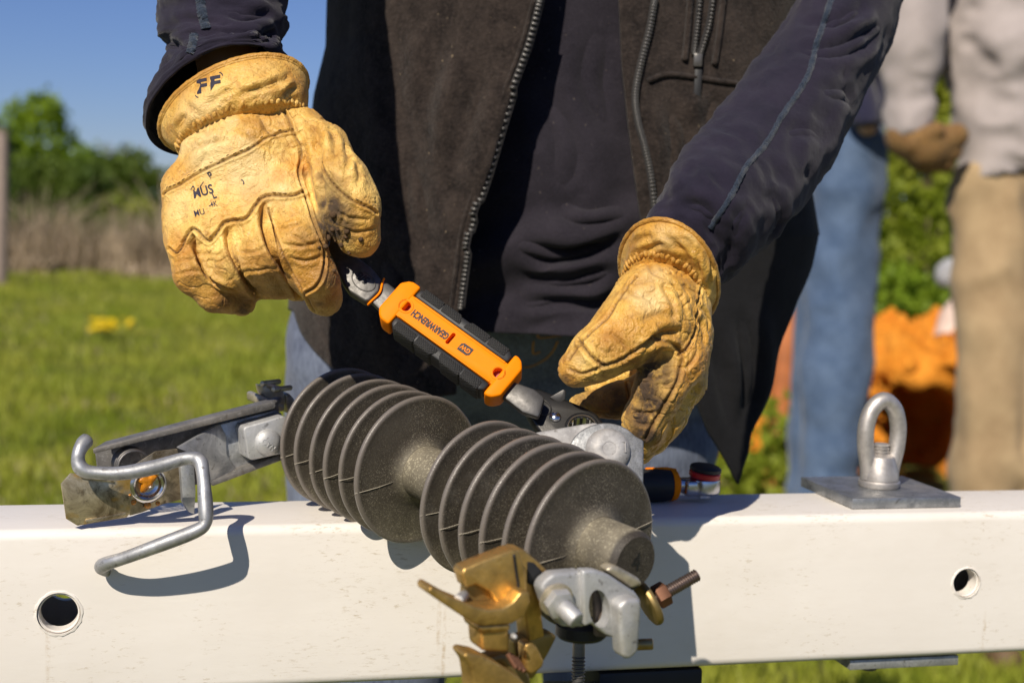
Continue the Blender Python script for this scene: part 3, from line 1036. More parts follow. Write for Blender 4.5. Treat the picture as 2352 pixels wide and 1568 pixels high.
# ------------------------------------------------------------------ white crossarm
BH, BD = 0.117, 0.092
X0, X1 = -1.1, 1.6
def rrect(y0, y1, z0, z1, r, n=5):
    out = []
    for cx, cz, a0 in ((y1 - r, z1 - r, 0), (y0 + r, z1 - r, 90), (y0 + r, z0 + r, 180), (y1 - r, z0 + r, 270)):
        for k in range(n + 1):
            a = math.radians(a0 + 90 * k / n)
            out.append((cx + r * math.cos(a), cz + r * math.sin(a)))
    return out
arm = empty('crossarm', ((X0 + X1) / 2, BD / 2, BEAM_TOP - BH), 'long white square fibreglass crossarm lying across the whole photo', 'crossarm')
ou = rrect(0, BD, BEAM_TOP - BH, BEAM_TOP, .007)
inn = rrect(.006, BD - .006, BEAM_TOP - BH + .006, BEAM_TOP - .006, .004)
b = MB(); n = len(ou)
v = [(X0, y, z) for y, z in ou] + [(X1, y, z) for y, z in ou] + [(X0, y, z) for y, z in inn] + [(X1, y, z) for y, z in inn]
f = []
for i in range(n):
    j = (i + 1) % n
    f += [(i, j, n + j, n + i), (2 * n + j, 2 * n + i, 3 * n + i, 3 * n + j), (j, i, 2 * n + i, 2 * n + j), (n + i, n + j, 3 * n + j, 3 * n + i)]
b.add(v, f)
body = b.build('beam_body', M['beam'], arm)
def bushing(u, v, r_px, pierce=.7):
    c = WY(u, v, 0.0)
    D = uvd(c)[2]
    R = PX(r_px, D)
    cb = MB(); cb.cyl(c - (0, .02, 0), c + (0, BD + .02, 0), R * 1.05, 40)
    cut = cb.build('cutter', None)
    boolean_cut(body, cut)
    rb = MB()
    ri, ro = R * .90, R * 1.03
    y0, y1 = .0008, .013
    prof = [(y0 + .001, ro), (y0, ro - .0012), (y0 - .0, ri + .001), (y0 + .0012, ri), (y1, ri), (y1, ro), (y0 + .001, ro)]
    rb.lathe(c, (0, 1, 0), prof, 40, False)
    rb.build('bushing', M['beam'], arm)
    # chipped paint lip round the hole
    rg = random.Random(int(u)); lb = MB()
    rows = []
    for k in range(48):
        a = 2 * math.pi * k / 48
        w = R * (1.05 + .07 * (rg.random()) )
        d = np.array([math.cos(a), 0, math.sin(a)])
        rows.append([c + d * R * 1.035 + (0, .001, 0), c + d * R * 1.035 - (0, .0007, 0), c + d * (w + .0006) - (0, .0006 * rg.random() + .0002, 0), c + d * (w + .0012) + (0, .0004, 0)])
    lb.grid(rows, close_u=True)
    lb.build('hole_lip', M['beam'], arm)
bushing(135, 1408, 47)
bushing(2219, 1338, 33)
body.data.shade_smooth(); body.data.set_sharp_from_angle(angle=math.radians(30))

# ------------------------------------------------------------------ eye bolt with square washers
t = empty('eye_bolt', WZ(2010, 1118, BEAM_TOP), 'steel eye nut on a square galvanised washer bolted to the white crossarm', 'eye bolt')
c00 = WZ(1957, 1170, BEAM_TOP); c10 = WZ(2192, 1160, BEAM_TOP); 
wx = c10[0] - c00[0]; y0 = c00[1]
ph = .0085
pl = [np.array([c00[0], y0, BEAM_TOP + ph + .0004]), np.array([c00[0] + wx, y0, BEAM_TOP + ph + .0004]), np.array([c00[0] + wx, y0 + wx * .97, BEAM_TOP + ph + .0004]), np.array([c00[0], y0 + wx * .97, BEAM_TOP + ph + .0004])]
pc = (pl[0] + pl[2]) / 2
b = MB(); b.prism(pl, (0, 0, 1), ph, .0009, 2); b.build('square_washer', M['galv_plate'], t)
b = MB(); low = [p - (0, 0, BH + ph + .002 + .0004) - (0, .011, 0) for p in pl]
b.prism(low, (0, 0, 1), .008, .0009, 2); b.build('square_washer', M['galv'], t)
E0 = np.array([pc[0], pc[1], BEAM_TOP + ph + .0006])
b = MB(); b.lathe(E0, (0, 0, 1), [(0, .0165), (.001, .0172), (.0045, .0172), (.0058, .0162)], 32); b.build('collar', M['stainless'], t)
De = uvd(E0)[2]; s = De / FPX
ex = nrm(CR * .96 + FW * .28 * 1); ex = nrm((ex[0], ex[1], 0)); ez = np.array([0, 0, 1.0])
ctr = [(-24, 18), (-30, 45), (-40, 90), (-41, 135), (-28, 175), (0, 195), (28, 175), (41, 135), (40, 90), (30, 45), (24, 18)]
path = smooth_path([E0 + ex * a * s + ez * (c + 4) * s for a, c in ctr], 7)
m = len(path); rr = [PX(19, De) * (1 + .22 * (abs(i / (m - 1) - .5) * 2) ** 6) for i in range(m)]
b = MB(); b.tube(path, rr, 18)
b.build('eye', M['stainless'], t)
b = MB(); b.lathe(E0 + (0, 0, .0062), (0, 0, 1), [(0, .0158), (.006, .0156), (.013, .0135), (.019, .0115), (.022, .007)], 32); b.build('nut_base', M['stainless'], t)
def thread(a, bb, r, pitch, depth, seg=20):
    a, bb = np.asarray(a, float), np.asarray(bb, float); L = np.linalg.norm(bb - a); k = max(1, int(L / pitch))
    prof = [(0, r - depth)]
    for i in range(k):
        prof += [(L * (i + .15) / k, r - depth), (L * (i + .4) / k, r), (L * (i + .65) / k, r), (L * (i + .9) / k, r - depth)]
    prof += [(L, r - depth), (L, r - depth * 2.2)]
    q = MB(); q.lathe(a, bb - a, prof, seg); return q
thread(E0 + (0, 0, .02), E0 + (0, 0, .036), .0072, .0026, .0011).build('bolt_end', M['stainless'], t)
thread(pc - (0, 0, BH + .03 + ph), pc - (0, 0, BH + ph + .0105), .0075, .0026, .0011).build('bolt_shank', M['boltdark'], t)
b = MB(); b.cyl(pc - (0, 0, BH + .022 + ph), pc - (0, 0, BH + ph + .0108), .0125, 6, .001); b.build('hex_nut', M['galv'], t)

# ------------------------------------------------------------------ added black stand, made up for the shade on the leg behind it
sx0, sx1 = WY(1352, 1560, .03)[0], WY(1586, 1560, .03)[0]
sc_ = np.array([(sx0 + sx1) / 2, .046, 0.]); hw = (sx1 - sx0) / 2
st = empty('shade_stand', sc_, 'added black stand supplying the shade under the crossarm behind the hanging stud', 'stand')
b = MB(); b.box(sc_ + (0, 0, BEAM_TOP - BH - .0135), ((1, 0, 0), (0, 1, 0), (0, 0, 1)), (hw, .042, .012), .003); b.build('shade_saddle', M['shade_black'], st)
b = MB(); b.box(sc_ + (0, 0, (BEAM_TOP - BH - .026) / 2 + .15), ((1, 0, 0), (0, 1, 0), (0, 0, 1)), (hw * .94, .034, (BEAM_TOP - BH - .026) / 2 - .1505), .003); b.build('post', M['shade_black'], st)
for k in range(4):
    a = math.pi / 4 + k * math.pi / 2
    b = MB(); b.tube([sc_ + (math.cos(a) * .03, math.sin(a) * .03, .36), sc_ + (math.cos(a) * .30, math.sin(a) * .30, .012)], .016, 10)
    b.build('shade_leg', M['shade_black'], st)
# ------------------------------------------------------------------ fuse cutout lying across the crossarm
C6, C12 = W(960, 1078, 1.0), W(1356, 1248, 0.868)
AX = nrm(C12 - C6); LEN = np.linalg.norm(C12 - C6)
def CT(t): return C6 + AX * LEN * t
SR, RC = 0.0530, 0.0190
cut = empty('fuse_cutout', CT(.2) - (0, 0, .05), 'ribbed grey brown fuse cutout insulator with bronze and zinc end fittings on the crossarm', 'fuse cutout')
def ring_attrs(o, p0):
    P = get_co(o); q = P - p0
    s = q @ AX; r = np.linalg.norm(q - s[:, None] * AX, axis=1)
    set_attr(o, 'rim', np.clip((r - SR + .0024) / .0014, 0, 1))
    down = np.clip(-(q[:, 2]) / SR, -1, 1)
    set_attr(o, 'dust', np.clip(np.clip(1 - (r - RC) / .006, 0, 1) * .6 + np.clip(down - .3, 0, 1) * .9 + .12, 0, 1))
def fpos(u, v, p0):
    return WP(u, v, p0, AX)
ts = [-.55 + .11 * i for i in range(6)] + [.42 + .116 * i for i in range(6)]
for i, t in enumerate(ts):
    p0 = CT(t)
    rg = random.Random(i)
    tilt = AX + np.array([rg.uniform(-.012, .012), rg.uniform(-.012, .012), rg.uniform(-.012, .012)])
    R = SR * rg.uniform(.992, 1.008)
    prof = [(-.0075, RC + .0002), (-.0062, RC + .0022), (-.0048, RC + .006)]
    prof += [(-.0048 + .0022 * k / 7, RC + .006 + (R - RC - .009) * k / 7) for k in range(1, 8)]
    prof += [(-.0024, R - .0012), (-.0016, R - .0002), (-.0002, R), (.0010, R - .0004), (.0016, R - .0016), (.0014, R - .0034)]
    prof += [(.0012 + .0022 * k / 7, R - .005 - (R - RC - .012) * k / 7) for k in range(1, 8)]
    prof += [(.0045, RC + .0045), (.006, RC + .0016), (.0075, RC + .0002)]
    b = MB(); b.lathe(p0, tilt, prof, 96, False)
    sh = b.build('shed', M['rubber'], cut, True)
    ring_attrs(sh, p0)
    # moulding flash lines left on both sides of the disc
    d = nrm(fpos(*(np.array(uvd(p0)[:2]) + (-95, 32)), p0) - p0)
    for sgn in (1, -1):
        fl = MB(); jit = rg.uniform(-.06, .06)
        dd = nrm(d * sgn + np.cross(AX, d) * jit)
        fl.tube([p0 + AX * .0044 + dd * (RC + .005), p0 + AX * .0030 + dd * (RC + (R - RC) * .5) + np.cross(AX, d) * rg.uniform(-.0008, .0008), p0 + AX * .0021 + dd * (R - .004), p0 + AX * .001 + dd * (R + .0012)], [.00018, .00022, .00022, .00018], 5)
        q = fl.build('flash_line', M['flash'], sh, True)
b = MB(); e0, e1 = CT(-.74), CT(1.22)
L = np.linalg.norm(e1 - e0)
b.lathe(e0, AX, [(0, .015), (.003, RC - .001)] + [(x, RC) for x in np.linspace(.006, L - .006, 40)] + [(L - .003, RC - .0006), (L, RC - .003)], 48)
core = b.build('core', M['rubber'], cut, True)
core.data.set_sharp_from_angle(angle=math.radians(40))
P = get_co(core); s = (P - e0) @ AX / L
up = (P - e0 - (P - e0) @ AX[:, None] * AX)[:, 2] / RC
set_attr(core, 'dust', np.clip(.75 + .5 * up, 0, 1) * (s < .985)); set_attr(core, 'rim', np.zeros(len(P)))
v2, f2 = glyphs('4', .016)
c0 = e1 + AX * .0003; gx_ = nrm(np.cross((0, 0, 1), -AX)) * -1; gy_ = np.cross(AX, gx_)
mesh_obj('cast_number', np.array([c0 + gx_ * x + gy_ * y for x, y in v2]), f2, M['blackpl'], cut, False)

# --- top contact housing, at right angles to the insulator
PT = W(640, 1000, 1.052); NT = nrm(CR * .487 - FW * .873 - CU * .10)
def slab(mb, pts, off, th, bev=.0008, p0=PT, n=NT, seg=2):
    mb.prism([WP(u, v, p0 + n * off, n) for u, v in pts], n, th, bev, seg)
    return mb
def dome(mb, u, v, rpx, off, h, p0=PT, n=NT, seg=28):
    c = WP(u, v, p0 + n * off, n); R = PX(rpx, uvd(c)[2])
    mb.lathe(c - n * .001, n, [(0, R), (.001, R)] + [(.001 + h * math.sin(a), R * math.cos(a)) for a in np.linspace(.12, 1.5, 9)], seg)
    return c, R
def add(name, mat, fn, parent=cut, smooth=None):
    mb = MB(); fn(mb); return mb.build(name, M[mat], parent, smooth)
add('channel_web', 'galv_dark', lambda m: slab(m, [(219, 1034), (640, 926), (652, 1046), (486, 1108), (400, 1120), (226, 1086)], -.030, .003))
NFL = nrm(-FW - CU * .10)
add('top_flange', 'galv_dark', lambda m: m.prism([WP(u, v, PT, NT) for u, v in [(213, 1030), (622, 923), (632, 925), (633, 934), (630, 938), (214, 1042)]], NFL, .030, .0012))
add('lower_flange', 'galv_dark', lambda m: slab(m, [(487, 1104), (640, 1046), (651, 1046), (650, 1056), (640, 1060), (488, 1117)], -.002, .030, .0012))
add('inner_plate', 'galv', lambda m: slab(m, [(505, 974), (632, 941), (648, 950), (651, 1052), (519, 1090), (487, 1112), (474, 1060)], -.013, .0045, .001))
def fin(m):
    a = [WP(u, v, PT + NT * o, NT) for u, v, o in ((407, 1028, .010), (505, 972, -.012), (520, 1000, -.012), (521, 1044, -.010), (545, 1080, -.010), (487, 1113, -.004), (474, 1056, .004), (440, 1042, .010))]
    m.prism(a, NT, .004, .0007)
add('side_fin', 'galv', fin)
add('cast_block', 'galv_light', lambda m: slab(m, [(559, 988), (563, 980), (650, 955), (662, 960), (662, 1035), (655, 1040), (580, 1057), (570, 1053), (566, 1022)], .006, .022, .003, seg=3))
add('dome_rivet', 'galv_light', lambda m: dome(m, 615, 1015, 31, .0062, .006))
v2, f2 = glyphs('OXXW', .0045)
c = WP(612, 1012, PT + NT * .0105, NT)
add('small_rivet', 'galv_light', lambda m: dome(m, 568, 972, 10, -.0128, .003))
# embossed letters standing on the rivet dome
ex_ = nrm(WP(640, 1008, PT, NT) - WP(600, 1018, PT, NT)); ey_ = nrm(np.cross(NT, ex_))
def dome_letters(txt, size, cu, cv, rpx, off, h, ang, parent, mat, dx=0, dy=0, p0=PT, n=NT, exx=None, th=.0005):
    v, f = glyphs(txt, size, 0, .0)
    c = WP(cu, cv, p0 + n * off, n); R = PX(rpx, uvd(c)[2])
    e1_ = exx if exx is not None else ex_; e2_ = nrm(np.cross(n, e1_))
    ca, sa = math.cos(ang), math.sin(ang)
    out = []
    for lift in (th, -.0008):
        for x, y in v:
            X, Y = ca * x - sa * y + dx, sa * x + ca * y + dy
            r2 = min(.98, (X * X + Y * Y) / R ** 2)
            out.append(c + e1_ * X + e2_ * Y + n * (h * math.sqrt(1 - r2) + lift))
    k = len(v)
    F = list(f)
    from collections import Counter
    ed = Counter()
    for q in f:
        for a_, b_ in zip(q, q[1:] + q[:1]): ed[(a_, b_)] += 1
    for (a_, b_) in ed:
        if (b_, a_) not in ed: F.append((b_, a_, a_ + k, b_ + k))
    mesh_obj('embossed_letters', np.array(out), F, M[mat], parent, False)
dome_letters('CYN', .006, 615, 1015, 31, .0062, .006, -.9, cut, 'galv_light', -.0015, -.001)
# latch plate, cup, grease, spring
add('latch_plate', 'nickel', lambda m: slab(m, [(140, 1111), (162, 1086), (268, 1099), (304, 1098), (300, 1178), (291, 1188), (178, 1207), (152, 1191)], .020, .0014, .0005))
def mid(m):
    a = [WP(u, v, PT + NT * o, NT) for u, v, o in ((304, 1070, .018), (357, 1036, .012), (407, 1030, .008), (420, 1084, .008), (420, 1146, .008), (373, 1158, .012), (327, 1176, .018), (298, 1184, .0195), (300, 1098, .0195))]
    m.prism(a, NT, .0014, .0004)
add('contact_plate', 'nickel', mid)
for rp in ([(196, 1194), (290, 1176), (291, 1184), (198, 1202)], [(185, 1093), (262, 1104), (262, 1109), (186, 1098)]):
    add('plate_rib', 'nickel', lambda m: slab(m, rp, .0212, .0012, .0005))
cc = WP(339, 1112, PT + NT * .0185, NT); rc_ = PX(43, uvd(cc)[2])
def cup(m):
    m.lathe(cc, NT, [(-.002, rc_), (.001, rc_ * 1.0), (.0026, rc_ * .9), (.0030, rc_ * .8), (.0022, rc_ * .70), (-.001, rc_ * .62), (-.003, rc_ * .3), (-.0032, .0002)], 40)
add('contact_cup', 'chrome', cup)
def gre(m):
    rows = []
    for k in range(24):
        a = 2 * math.pi * k / 24
        rr = rc_ * (.50 + .13 * math.sin(3 * a + 1) + .08 * math.sin(5 * a))
        d = ex_ * math.cos(a) + ey_ * math.sin(a)
        o_ = cc - ex_ * rc_ * .02 + ey_ * rc_ * .18
        rows.append([o_ + d * rr - NT * .0014, o_ + d * rr * .8 + NT * .0012, o_ + d * rr * .4 + NT * .0019, o_ + NT * .002])
    m.grid(rows, close_u=True)
    for k, (dx, dy, r) in enumerate(((-.9, -.75, .12), (-.2, -1.1, .15), (.35, -1.15, .10), (-1.05, -.3, .09), (.95, .55, .08))):
        m.lathe(cc + ex_ * rc_ * dx + ey_ * rc_ * dy + NT * .0004, NT, [(-.001, rc_ * r * 1.3), (.0006, rc_ * r * 1.2), (.0012, rc_ * r * .7), (.0014, .0001)], 10)
add('grease', 'grease', gre, smooth=True)
sp = WP(297, 1062, PT - NT * .012, NT)
def spring(m):
    Rs = PX(36, uvd(sp)[2]); pth = []
    for k in range(5 * 20 + 1):
        a = 2 * math.pi * k / 20
        pth.append(sp + ex_ * Rs * math.cos(a) + ey_ * Rs * math.sin(a) * .95 + NT * (.020 * k / 100 - .004))
    m.tube(pth, .0013, 8)
add('coil_spring', 'boltdark', spring, smooth=True)
# attachment hook
hp = [(203, 1008, -.004), (191, 1019, -.008), (181, 1040, -.012), (180, 1062, -.013), (190, 1078, -.014), (216, 1085, -.015), (281, 1086, -.016), (357, 1072, -.015), (418, 1054, -.014), (446, 1053, -.016), (460, 1061, -.019), (466, 1087, -.023), (470, 1132, -.028), (473, 1178, -.033), (471, 1200, -.035), (455, 1216, -.036), (388, 1243, -.034), (296, 1277, -.027), (250, 1292, -.020), (234, 1300, -.013), (240, 1307, -.008), (252, 1310, -.006)]
HW = [WY(u, v, y) for u, v, y in hp]
pth = smooth_path(HW, 6)
rad = [PX(16.2, uvd(p)[2]) * (1 + .07 * math.sin(i * .35)) for i, p in enumerate(pth)]
rad[0] *= .55; rad[1] *= .88; rad[-1] *= .5; rad[-2] *= .85
add('attachment_hook', 'rod', lambda m: m.tube(pth, rad, 18), smooth=True)
add('hook_lug', 'galv', lambda m: slab(m, [(413, 1052), (434, 1046), (446, 1058), (450, 1130), (447, 1182), (433, 1175), (420, 1152)], .022, .006, .001))
# tinned terminal clamp behind the channel
PB = PT - NT * .040
def term(m):
    slab(m, [(601, 886), (631, 893), (652, 897), (656, 922), (652, 940), (640, 934), (606, 908)], 0, .016, .0012, PB)
    slab(m, [(587, 908), (596, 905), (655, 933), (652, 944), (640, 946), (588, 926)], .003, .022, .0012, PB)
    slab(m, [(655, 906), (664, 902), (678, 918), (682, 946), (660, 950)], -.006, .016, .0015, PB)
    for (a, b_) in (((601, 881), (642, 876)), ((627, 895), (668, 890))):
        p, q = WP(*a, PB + NT * .004, NT), WP(*b_, PB - NT * .012, NT)
        m.cyl(p, q, PX(6.5, 1.08), 12, .001)
    m.cyl(WP(612, 883, PB, NT), WP(645, 893, PB, NT), PX(6, 1.08), 10)
add('terminal_clamp', 'tin', term)

# --- centre mounting bracket with its carriage bolt
PBk = W(1395, 1035, 0.945); NB = nrm(-FW * .93 + CR * .10 + np.array([0, 0, 1.0]) * .32)
def bar(m):
    m.prism([WP(u, v, PBk - NB * .003, NB) for u, v in ((1150, 1012), (1236, 990), (1340, 972), (1372, 968), (1400, 1000), (1380, 1060), (1160, 1090))], NB, .016, .0025, 3)
add('bracket_bar', 'zinc_dim2', bar)
arc = [(1307, 1050), (1307, 1028)] + [(1393 + 87 * math.cos(a) * (1 if math.cos(a) < 0 else .92), 1040 + 70 * -math.sin(a)) for a in np.linspace(2.85, .62, 14)] + [(1479, 1011), (1479, 1060), (1477, 1200), (1318, 1200)]
add('bracket_plate', 'zinc_dim', lambda m: slab(m, arc, .001, .007, .0018, PBk, NB, 3))
add('carriage_bolt_head', 'zinc_dim2', lambda m: m.lathe(WP(1396, 1035, PBk + NB * .0005, NB), NB, [(0, .0148), (.0012, .0152), (.0030, .0146), (.0052, .0122), (.0066, .0092), (.0072, .0062), (.0069, .0046), (.0066, .0044), (.0065, .0001)], 40))
exb = nrm(WP(1450, 1035, PBk, NB) - WP(1350, 1035, PBk, NB))
def bframe(m):
    c = WP(1396, 1035, PBk + NB * .0005, NB); e2 = nrm(np.cross(NB, exb)); c = c + exb * .0086 + e2 * .0010 + NB * .0062
    w, h_ = .0024, .0034
    q = [c - exb * w - e2 * h_, c + exb * w - e2 * h_, c + exb * w + e2 * h_, c - exb * w + e2 * h_]
    m.tube(q + [q[0]], .00042, 6)
add('maker_mark_frame', 'zinc_dim2', bframe)
dome_letters('R', .006, 1396, 1035, 46, .0005, .0068, 0, cut, 'zinc_dim2', .0086, .001, PBk, NB, exb, .0007)
bp = WP(1396, 1035, PBk - NB * .007, NB)
add('bracket_nut', 'galv', lambda m: m.cyl(bp - NB * .004, bp - NB * .016, .0145, 6, .001))
# leg of the bracket and the long stud hanging in front of the crossarm
vb = W(1330, 1420, .945)
def stud(m):
    p, q = W(1331, 1340, .955), W(1329, 1506, .955)
    m.cyl(p, q, .0042, 16)
add('stud_shank', 'boltdark', stud)
q0, q1 = W(1329, 1505, .955), W(1327, 1640, .955)
tb = thread(q0, q1, .0046, .0024, .0010, 20); tb.build('stud_thread', M['boltdark'], cut)
add('strap', 'galv_dark', lambda m: m.prism([WZ(1236, 1620, BEAM_TOP - BH - .012), WZ(1440, 1620, BEAM_TOP - BH - .012), WZ(1404, 1562, BEAM_TOP - BH - .012), WZ(1250, 1562, BEAM_TOP - BH - .012)], (0, 0, 1), .006, .001))

# --- hinge castings at the front end
PF = W(1440, 1310, 0.83); NF = nrm(AX * .8 - FW * .35)
def fs(m, pts, off, th, bev=.0015, n=NF, seg=3): slab(m, pts, off, th, bev, PF, n, seg)
add('hinge_block', 'brass', lambda m: fs(m, [(1061, 1318), (1066, 1306), (1110, 1288), (1178, 1262), (1192, 1264), (1204, 1300), (1212, 1352), (1200, 1392), (1176, 1412), (1150, 1404), (1128, 1360), (1094, 1342), (1072, 1352)], .008, .012, .003))
add('hinge_back', 'brass', lambda m: fs(m, [(1185, 1262), (1204, 1262), (1240, 1292), (1276, 1330), (1272, 1340), (1240, 1356), (1246, 1420), (1252, 1462), (1214, 1474), (1204, 1380)], -.006, .014, .002))
add('hinge_slot', 'blackpl', lambda m: fs(m, [(1212, 1290), (1228, 1292), (1262, 1330), (1232, 1346), (1212, 1340)], -.0052, .004, .0006))
add('trunnion_prong', 'brass', lambda m: fs(m, [(985, 1352), (994, 1346), (1040, 1372), (1090, 1392), (1122, 1400), (1152, 1398), (1178, 1384), (1196, 1360), (1216, 1358), (1218, 1384), (1206, 1412), (1178, 1432), (1106, 1438), (1082, 1428), (1030, 1394), (986, 1364)], .018, .016, .004))
add('prong_web', 'brass_dull', lambda m: fs(m, [(1072, 1330), (1100, 1334), (1150, 1362), (1160, 1398), (1090, 1398), (1068, 1380)], .002, .008, .0015))
add('hinge_pin', 'galv_light', lambda m: m.cyl(WP(1066, 1366, PF + NF * .004, NF), WP(1052, 1378, PF + NF * .014, NF), .0030, 14, .0008))
add('hinge_neck', 'brass', lambda m: fs(m, [(1103, 1432), (1172, 1428), (1174, 1500), (1108, 1497)], .014, .018, .003))
add('hinge_neck_band', 'brass', lambda m: fs(m, [(1100, 1432), (1175, 1428), (1176, 1452), (1102, 1457)], .0165, .022, .003))
add('lower_hook', 'brass', lambda m: fs(m, [(1065, 1506), (1074, 1498), (1106, 1504), (1150, 1526), (1192, 1554), (1216, 1580), (1214, 1660), (1090, 1660), (1088, 1566), (1082, 1530)], .020, .016, .004))
add('lower_hook_lip', 'brass_dull', lambda m: fs(m, [(1112, 1512), (1160, 1500), (1200, 1512), (1222, 1560), (1222, 1640), (1190, 1640), (1178, 1560), (1150, 1530)], .004, .012, .003))
add('contact_tongue', 'brass', lambda m: fs(m, [(1206, 1480), (1222, 1474), (1236, 1486), (1252, 1520), (1246, 1534), (1222, 1550), (1210, 1540)], .006, .010, .002))
add('contact_arm', 'brass_dull', lambda m: fs(m, [(1180, 1470), (1214, 1462), (1262, 1452), (1282, 1460), (1262, 1500), (1226, 1560), (1200, 1560), (1186, 1520)], -.008, .012, .002))
add('contact_braid', 'copper', lambda m: [m.cyl(WP(1166 + 9 * k, 1500 + 5 * k, PF + NF * .012, NF), WP(1186 + 9 * k, 1532 + 4 * k, PF + NF * .016, NF), .0016, 8) for k in range(3)])
add('arm_pin', 'galv_light', lambda m: dome(m, 1180, 1460, 7, .0155, .003, PF, NF))
add('zinc_link', 'galv_light', lambda m: fs(m, [(1242, 1352), (1250, 1336), (1272, 1318), (1338, 1312), (1350, 1330), (1346, 1440), (1292, 1440), (1254, 1388)], .006, .0105, .003))
yk = add('zinc_yoke', 'galv_light', lambda m: fs(m, [(1338, 1310), (1367, 1309), (1401, 1320), (1462, 1361), (1473, 1378), (1473, 1430), (1466, 1462), (1424, 1470), (1392, 1458), (1360, 1432), (1342, 1440)], .0095, .008, .0018))
hc_ = MB()
hole_px = [(1399 + 24 * math.cos(a) + 4 * math.sin(a), 1410 + 44 * math.sin(a)) for a in np.linspace(0, 2 * math.pi, 33)[:-1]]
hc_.prism([WP(u, v, PF + NF * .02, NF) for u, v in hole_px], NF, .03)
boolean_cut(yk, hc_.build('cutter', None)); yk.data.shade_smooth(); yk.data.set_sharp_from_angle(angle=math.radians(32))
add('yoke_leg', 'galv_light', lambda m: fs(m, [(1422, 1392), (1440, 1376), (1471, 1374), (1475, 1392), (1468, 1497), (1447, 1516), (1430, 1509), (1425, 1450)], .0185, .012, .003))
add('yoke_back', 'coreend', lambda m: fs(m, [(1366, 1356), (1424, 1356), (1430, 1400), (1428, 1462), (1370, 1462)], -.001, .004, .001))
add('casting_groove', 'blackpl', lambda m: m.tube(smooth_path([WP(u, v, PF + NF * .0082, NF) for u, v in ((1180, 1272), (1185, 1310), (1190, 1350), (1178, 1378), (1160, 1396))], 5), .0009, 6), smooth=True)
bx0, bx1 = WP(1276, 1374, PF + NF * .006, NF), WP(1291, 1392, PF + NF * .015, NF)
add('link_washer', 'tin', lambda m: m.cyl(bx0, bx0 + (bx1 - bx0) * .25, PX(41, .8), 28, .0006))
add('link_nut', 'galv_light', lambda m: m.cyl(bx0 + (bx1 - bx0) * .26, bx1, PX(36, .8), 6, .001))
add('link_bolt', 'galv_light', lambda m: m.cyl(bx1, WP(1326, 1426, PF + NF * .026, NF), PX(21, .8), 20, .0015))
add('tinned_lug', 'tin', lambda m: fs(m, [(1392, 1310), (1408, 1298), (1424, 1302), (1470, 1328), (1478, 1344), (1452, 1352)], .004, .010, .002))
rA, rB = W(1494, 1380, .868), W(1602, 1319, .876)
rd = nrm(rB - rA)
thread(rA, rB, PX(15.5, .84), .0016, .0006, 22).build('terminal_stud', M['boltbrown'], cut)
add('terminal_nut', 'copper', lambda m: m.cyl(rA + rd * .004, rA + rd * .012, PX(30, .84), 6, .001))
add('brass_washer', 'brass_dull', lambda m: m.cyl(rA - rd * .004, rA + rd * .001, PX(58, .85), 32, .002))
add('lower_washer', 'brass_dull', lambda m: m.cyl(W(1455, 1480, .85), W(1500, 1478, .85), PX(13, .85), 18, .001))
add('gasket', 'blackpl', lambda m: m.lathe(W(1335, 1440, .85), (0, 0, 1), [(-.006, .0135), (-.004, .0155), (.002, .0155), (.004, .012)], 28))
# ------------------------------------------------------------------ ratcheting wrench in the hands
wr = empty('ratchet_wrench', W(1036, 790, .98), 'orange and black ratcheting ring wrench with steel ends, held between the two gloves', 'wrench')
WA, WB = W(900, 692, .992), W(1172, 888, .968)
WS = nrm(WB - WA); WL = np.linalg.norm(WB - WA)
WN = -FW * .90 + np.array([0, 0, 1.0]) * .40; WN = nrm(WN - WS * np.dot(WN, WS))
WT = nrm(np.cross(WN, WS))            # across the handle, towards the upper right
if np.dot(WT, CU) < 0: WT = -WT
def wl(s, t, z=0): return WA + WS * s + WT * t + WN * z
def wslab(m, pts, z, th, bev=.001, seg=2): m.prism([wl(s, t, z) for s, t in pts], WN, th, bev, seg)
def rnd(x0, x1, y0, y1, r, n=5):
    return [(px, py) for px, py in rrect(x0, x1, y0, y1, r, n)]
HWd = .0178
core_pts = rnd(.004, WL - .004, -.0093, .0093, .002, 3)
o = add('handle_core', 'orange', lambda m: wslab(m, core_pts, .0098, .0196, .0012), wr)
def hole(s, r, slot=0):
    q = MB()
    if slot:
        q.prism([wl(a, b_, .014) for a, b_ in rnd(s - r, s + r, -slot, slot, r * .98, 6)], WN, .012)
    else:
        q.cyl(wl(s, 0, .014), wl(s, 0, .0035), r, 28)
    return boolean_cut(o, q.build('cutter', None))
for s, r, sl in ((WL * .128, .0037, 0), (WL * .90, .0037, 0), (WL * .505, .0015, .0048)):
    hole(s, r, sl)
    add('recess', 'slot', lambda m: (m.cyl(wl(s, 0, .0037), wl(s, 0, .0034), r * .97, 24) if not sl else wslab(m, rnd(s - r * .95, s + r * .95, -sl * .97, sl * .97, r * .9, 5), .0037, .0003, 0)), wr)
    if not sl:
        add('hole_ring', 'orange', lambda m: m.lathe(wl(s, 0, .0097), WN, [(0, r * 1.5), (.0005, r * 1.42), (.0005, r * 1.12), (-.0003, r * 1.02)], 32, False), wr)
o.data.shade_smooth(); o.data.set_sharp_from_angle(angle=math.radians(30))
def cap(m, a, bb, c):
    # flared end, full width
    pts = [(a, -HWd + .006), (a, HWd - .006), (a + c * .3, HWd - .0015), (a + c * .55, HWd), (bb, HWd), (bb, -HWd), (a + c * .55, -HWd), (a + c * .3, -HWd + .0015)]
    m.prism([wl(s, t, .0102) for s, t in pts], WN, .0204, .0028, 3)
add('end_collar', 'orange', lambda m: cap(m, -.001, .0125, .0125), wr)
add('end_collar', 'orange', lambda m: cap(m, WL + .001, WL - .0095, -.0125), wr)
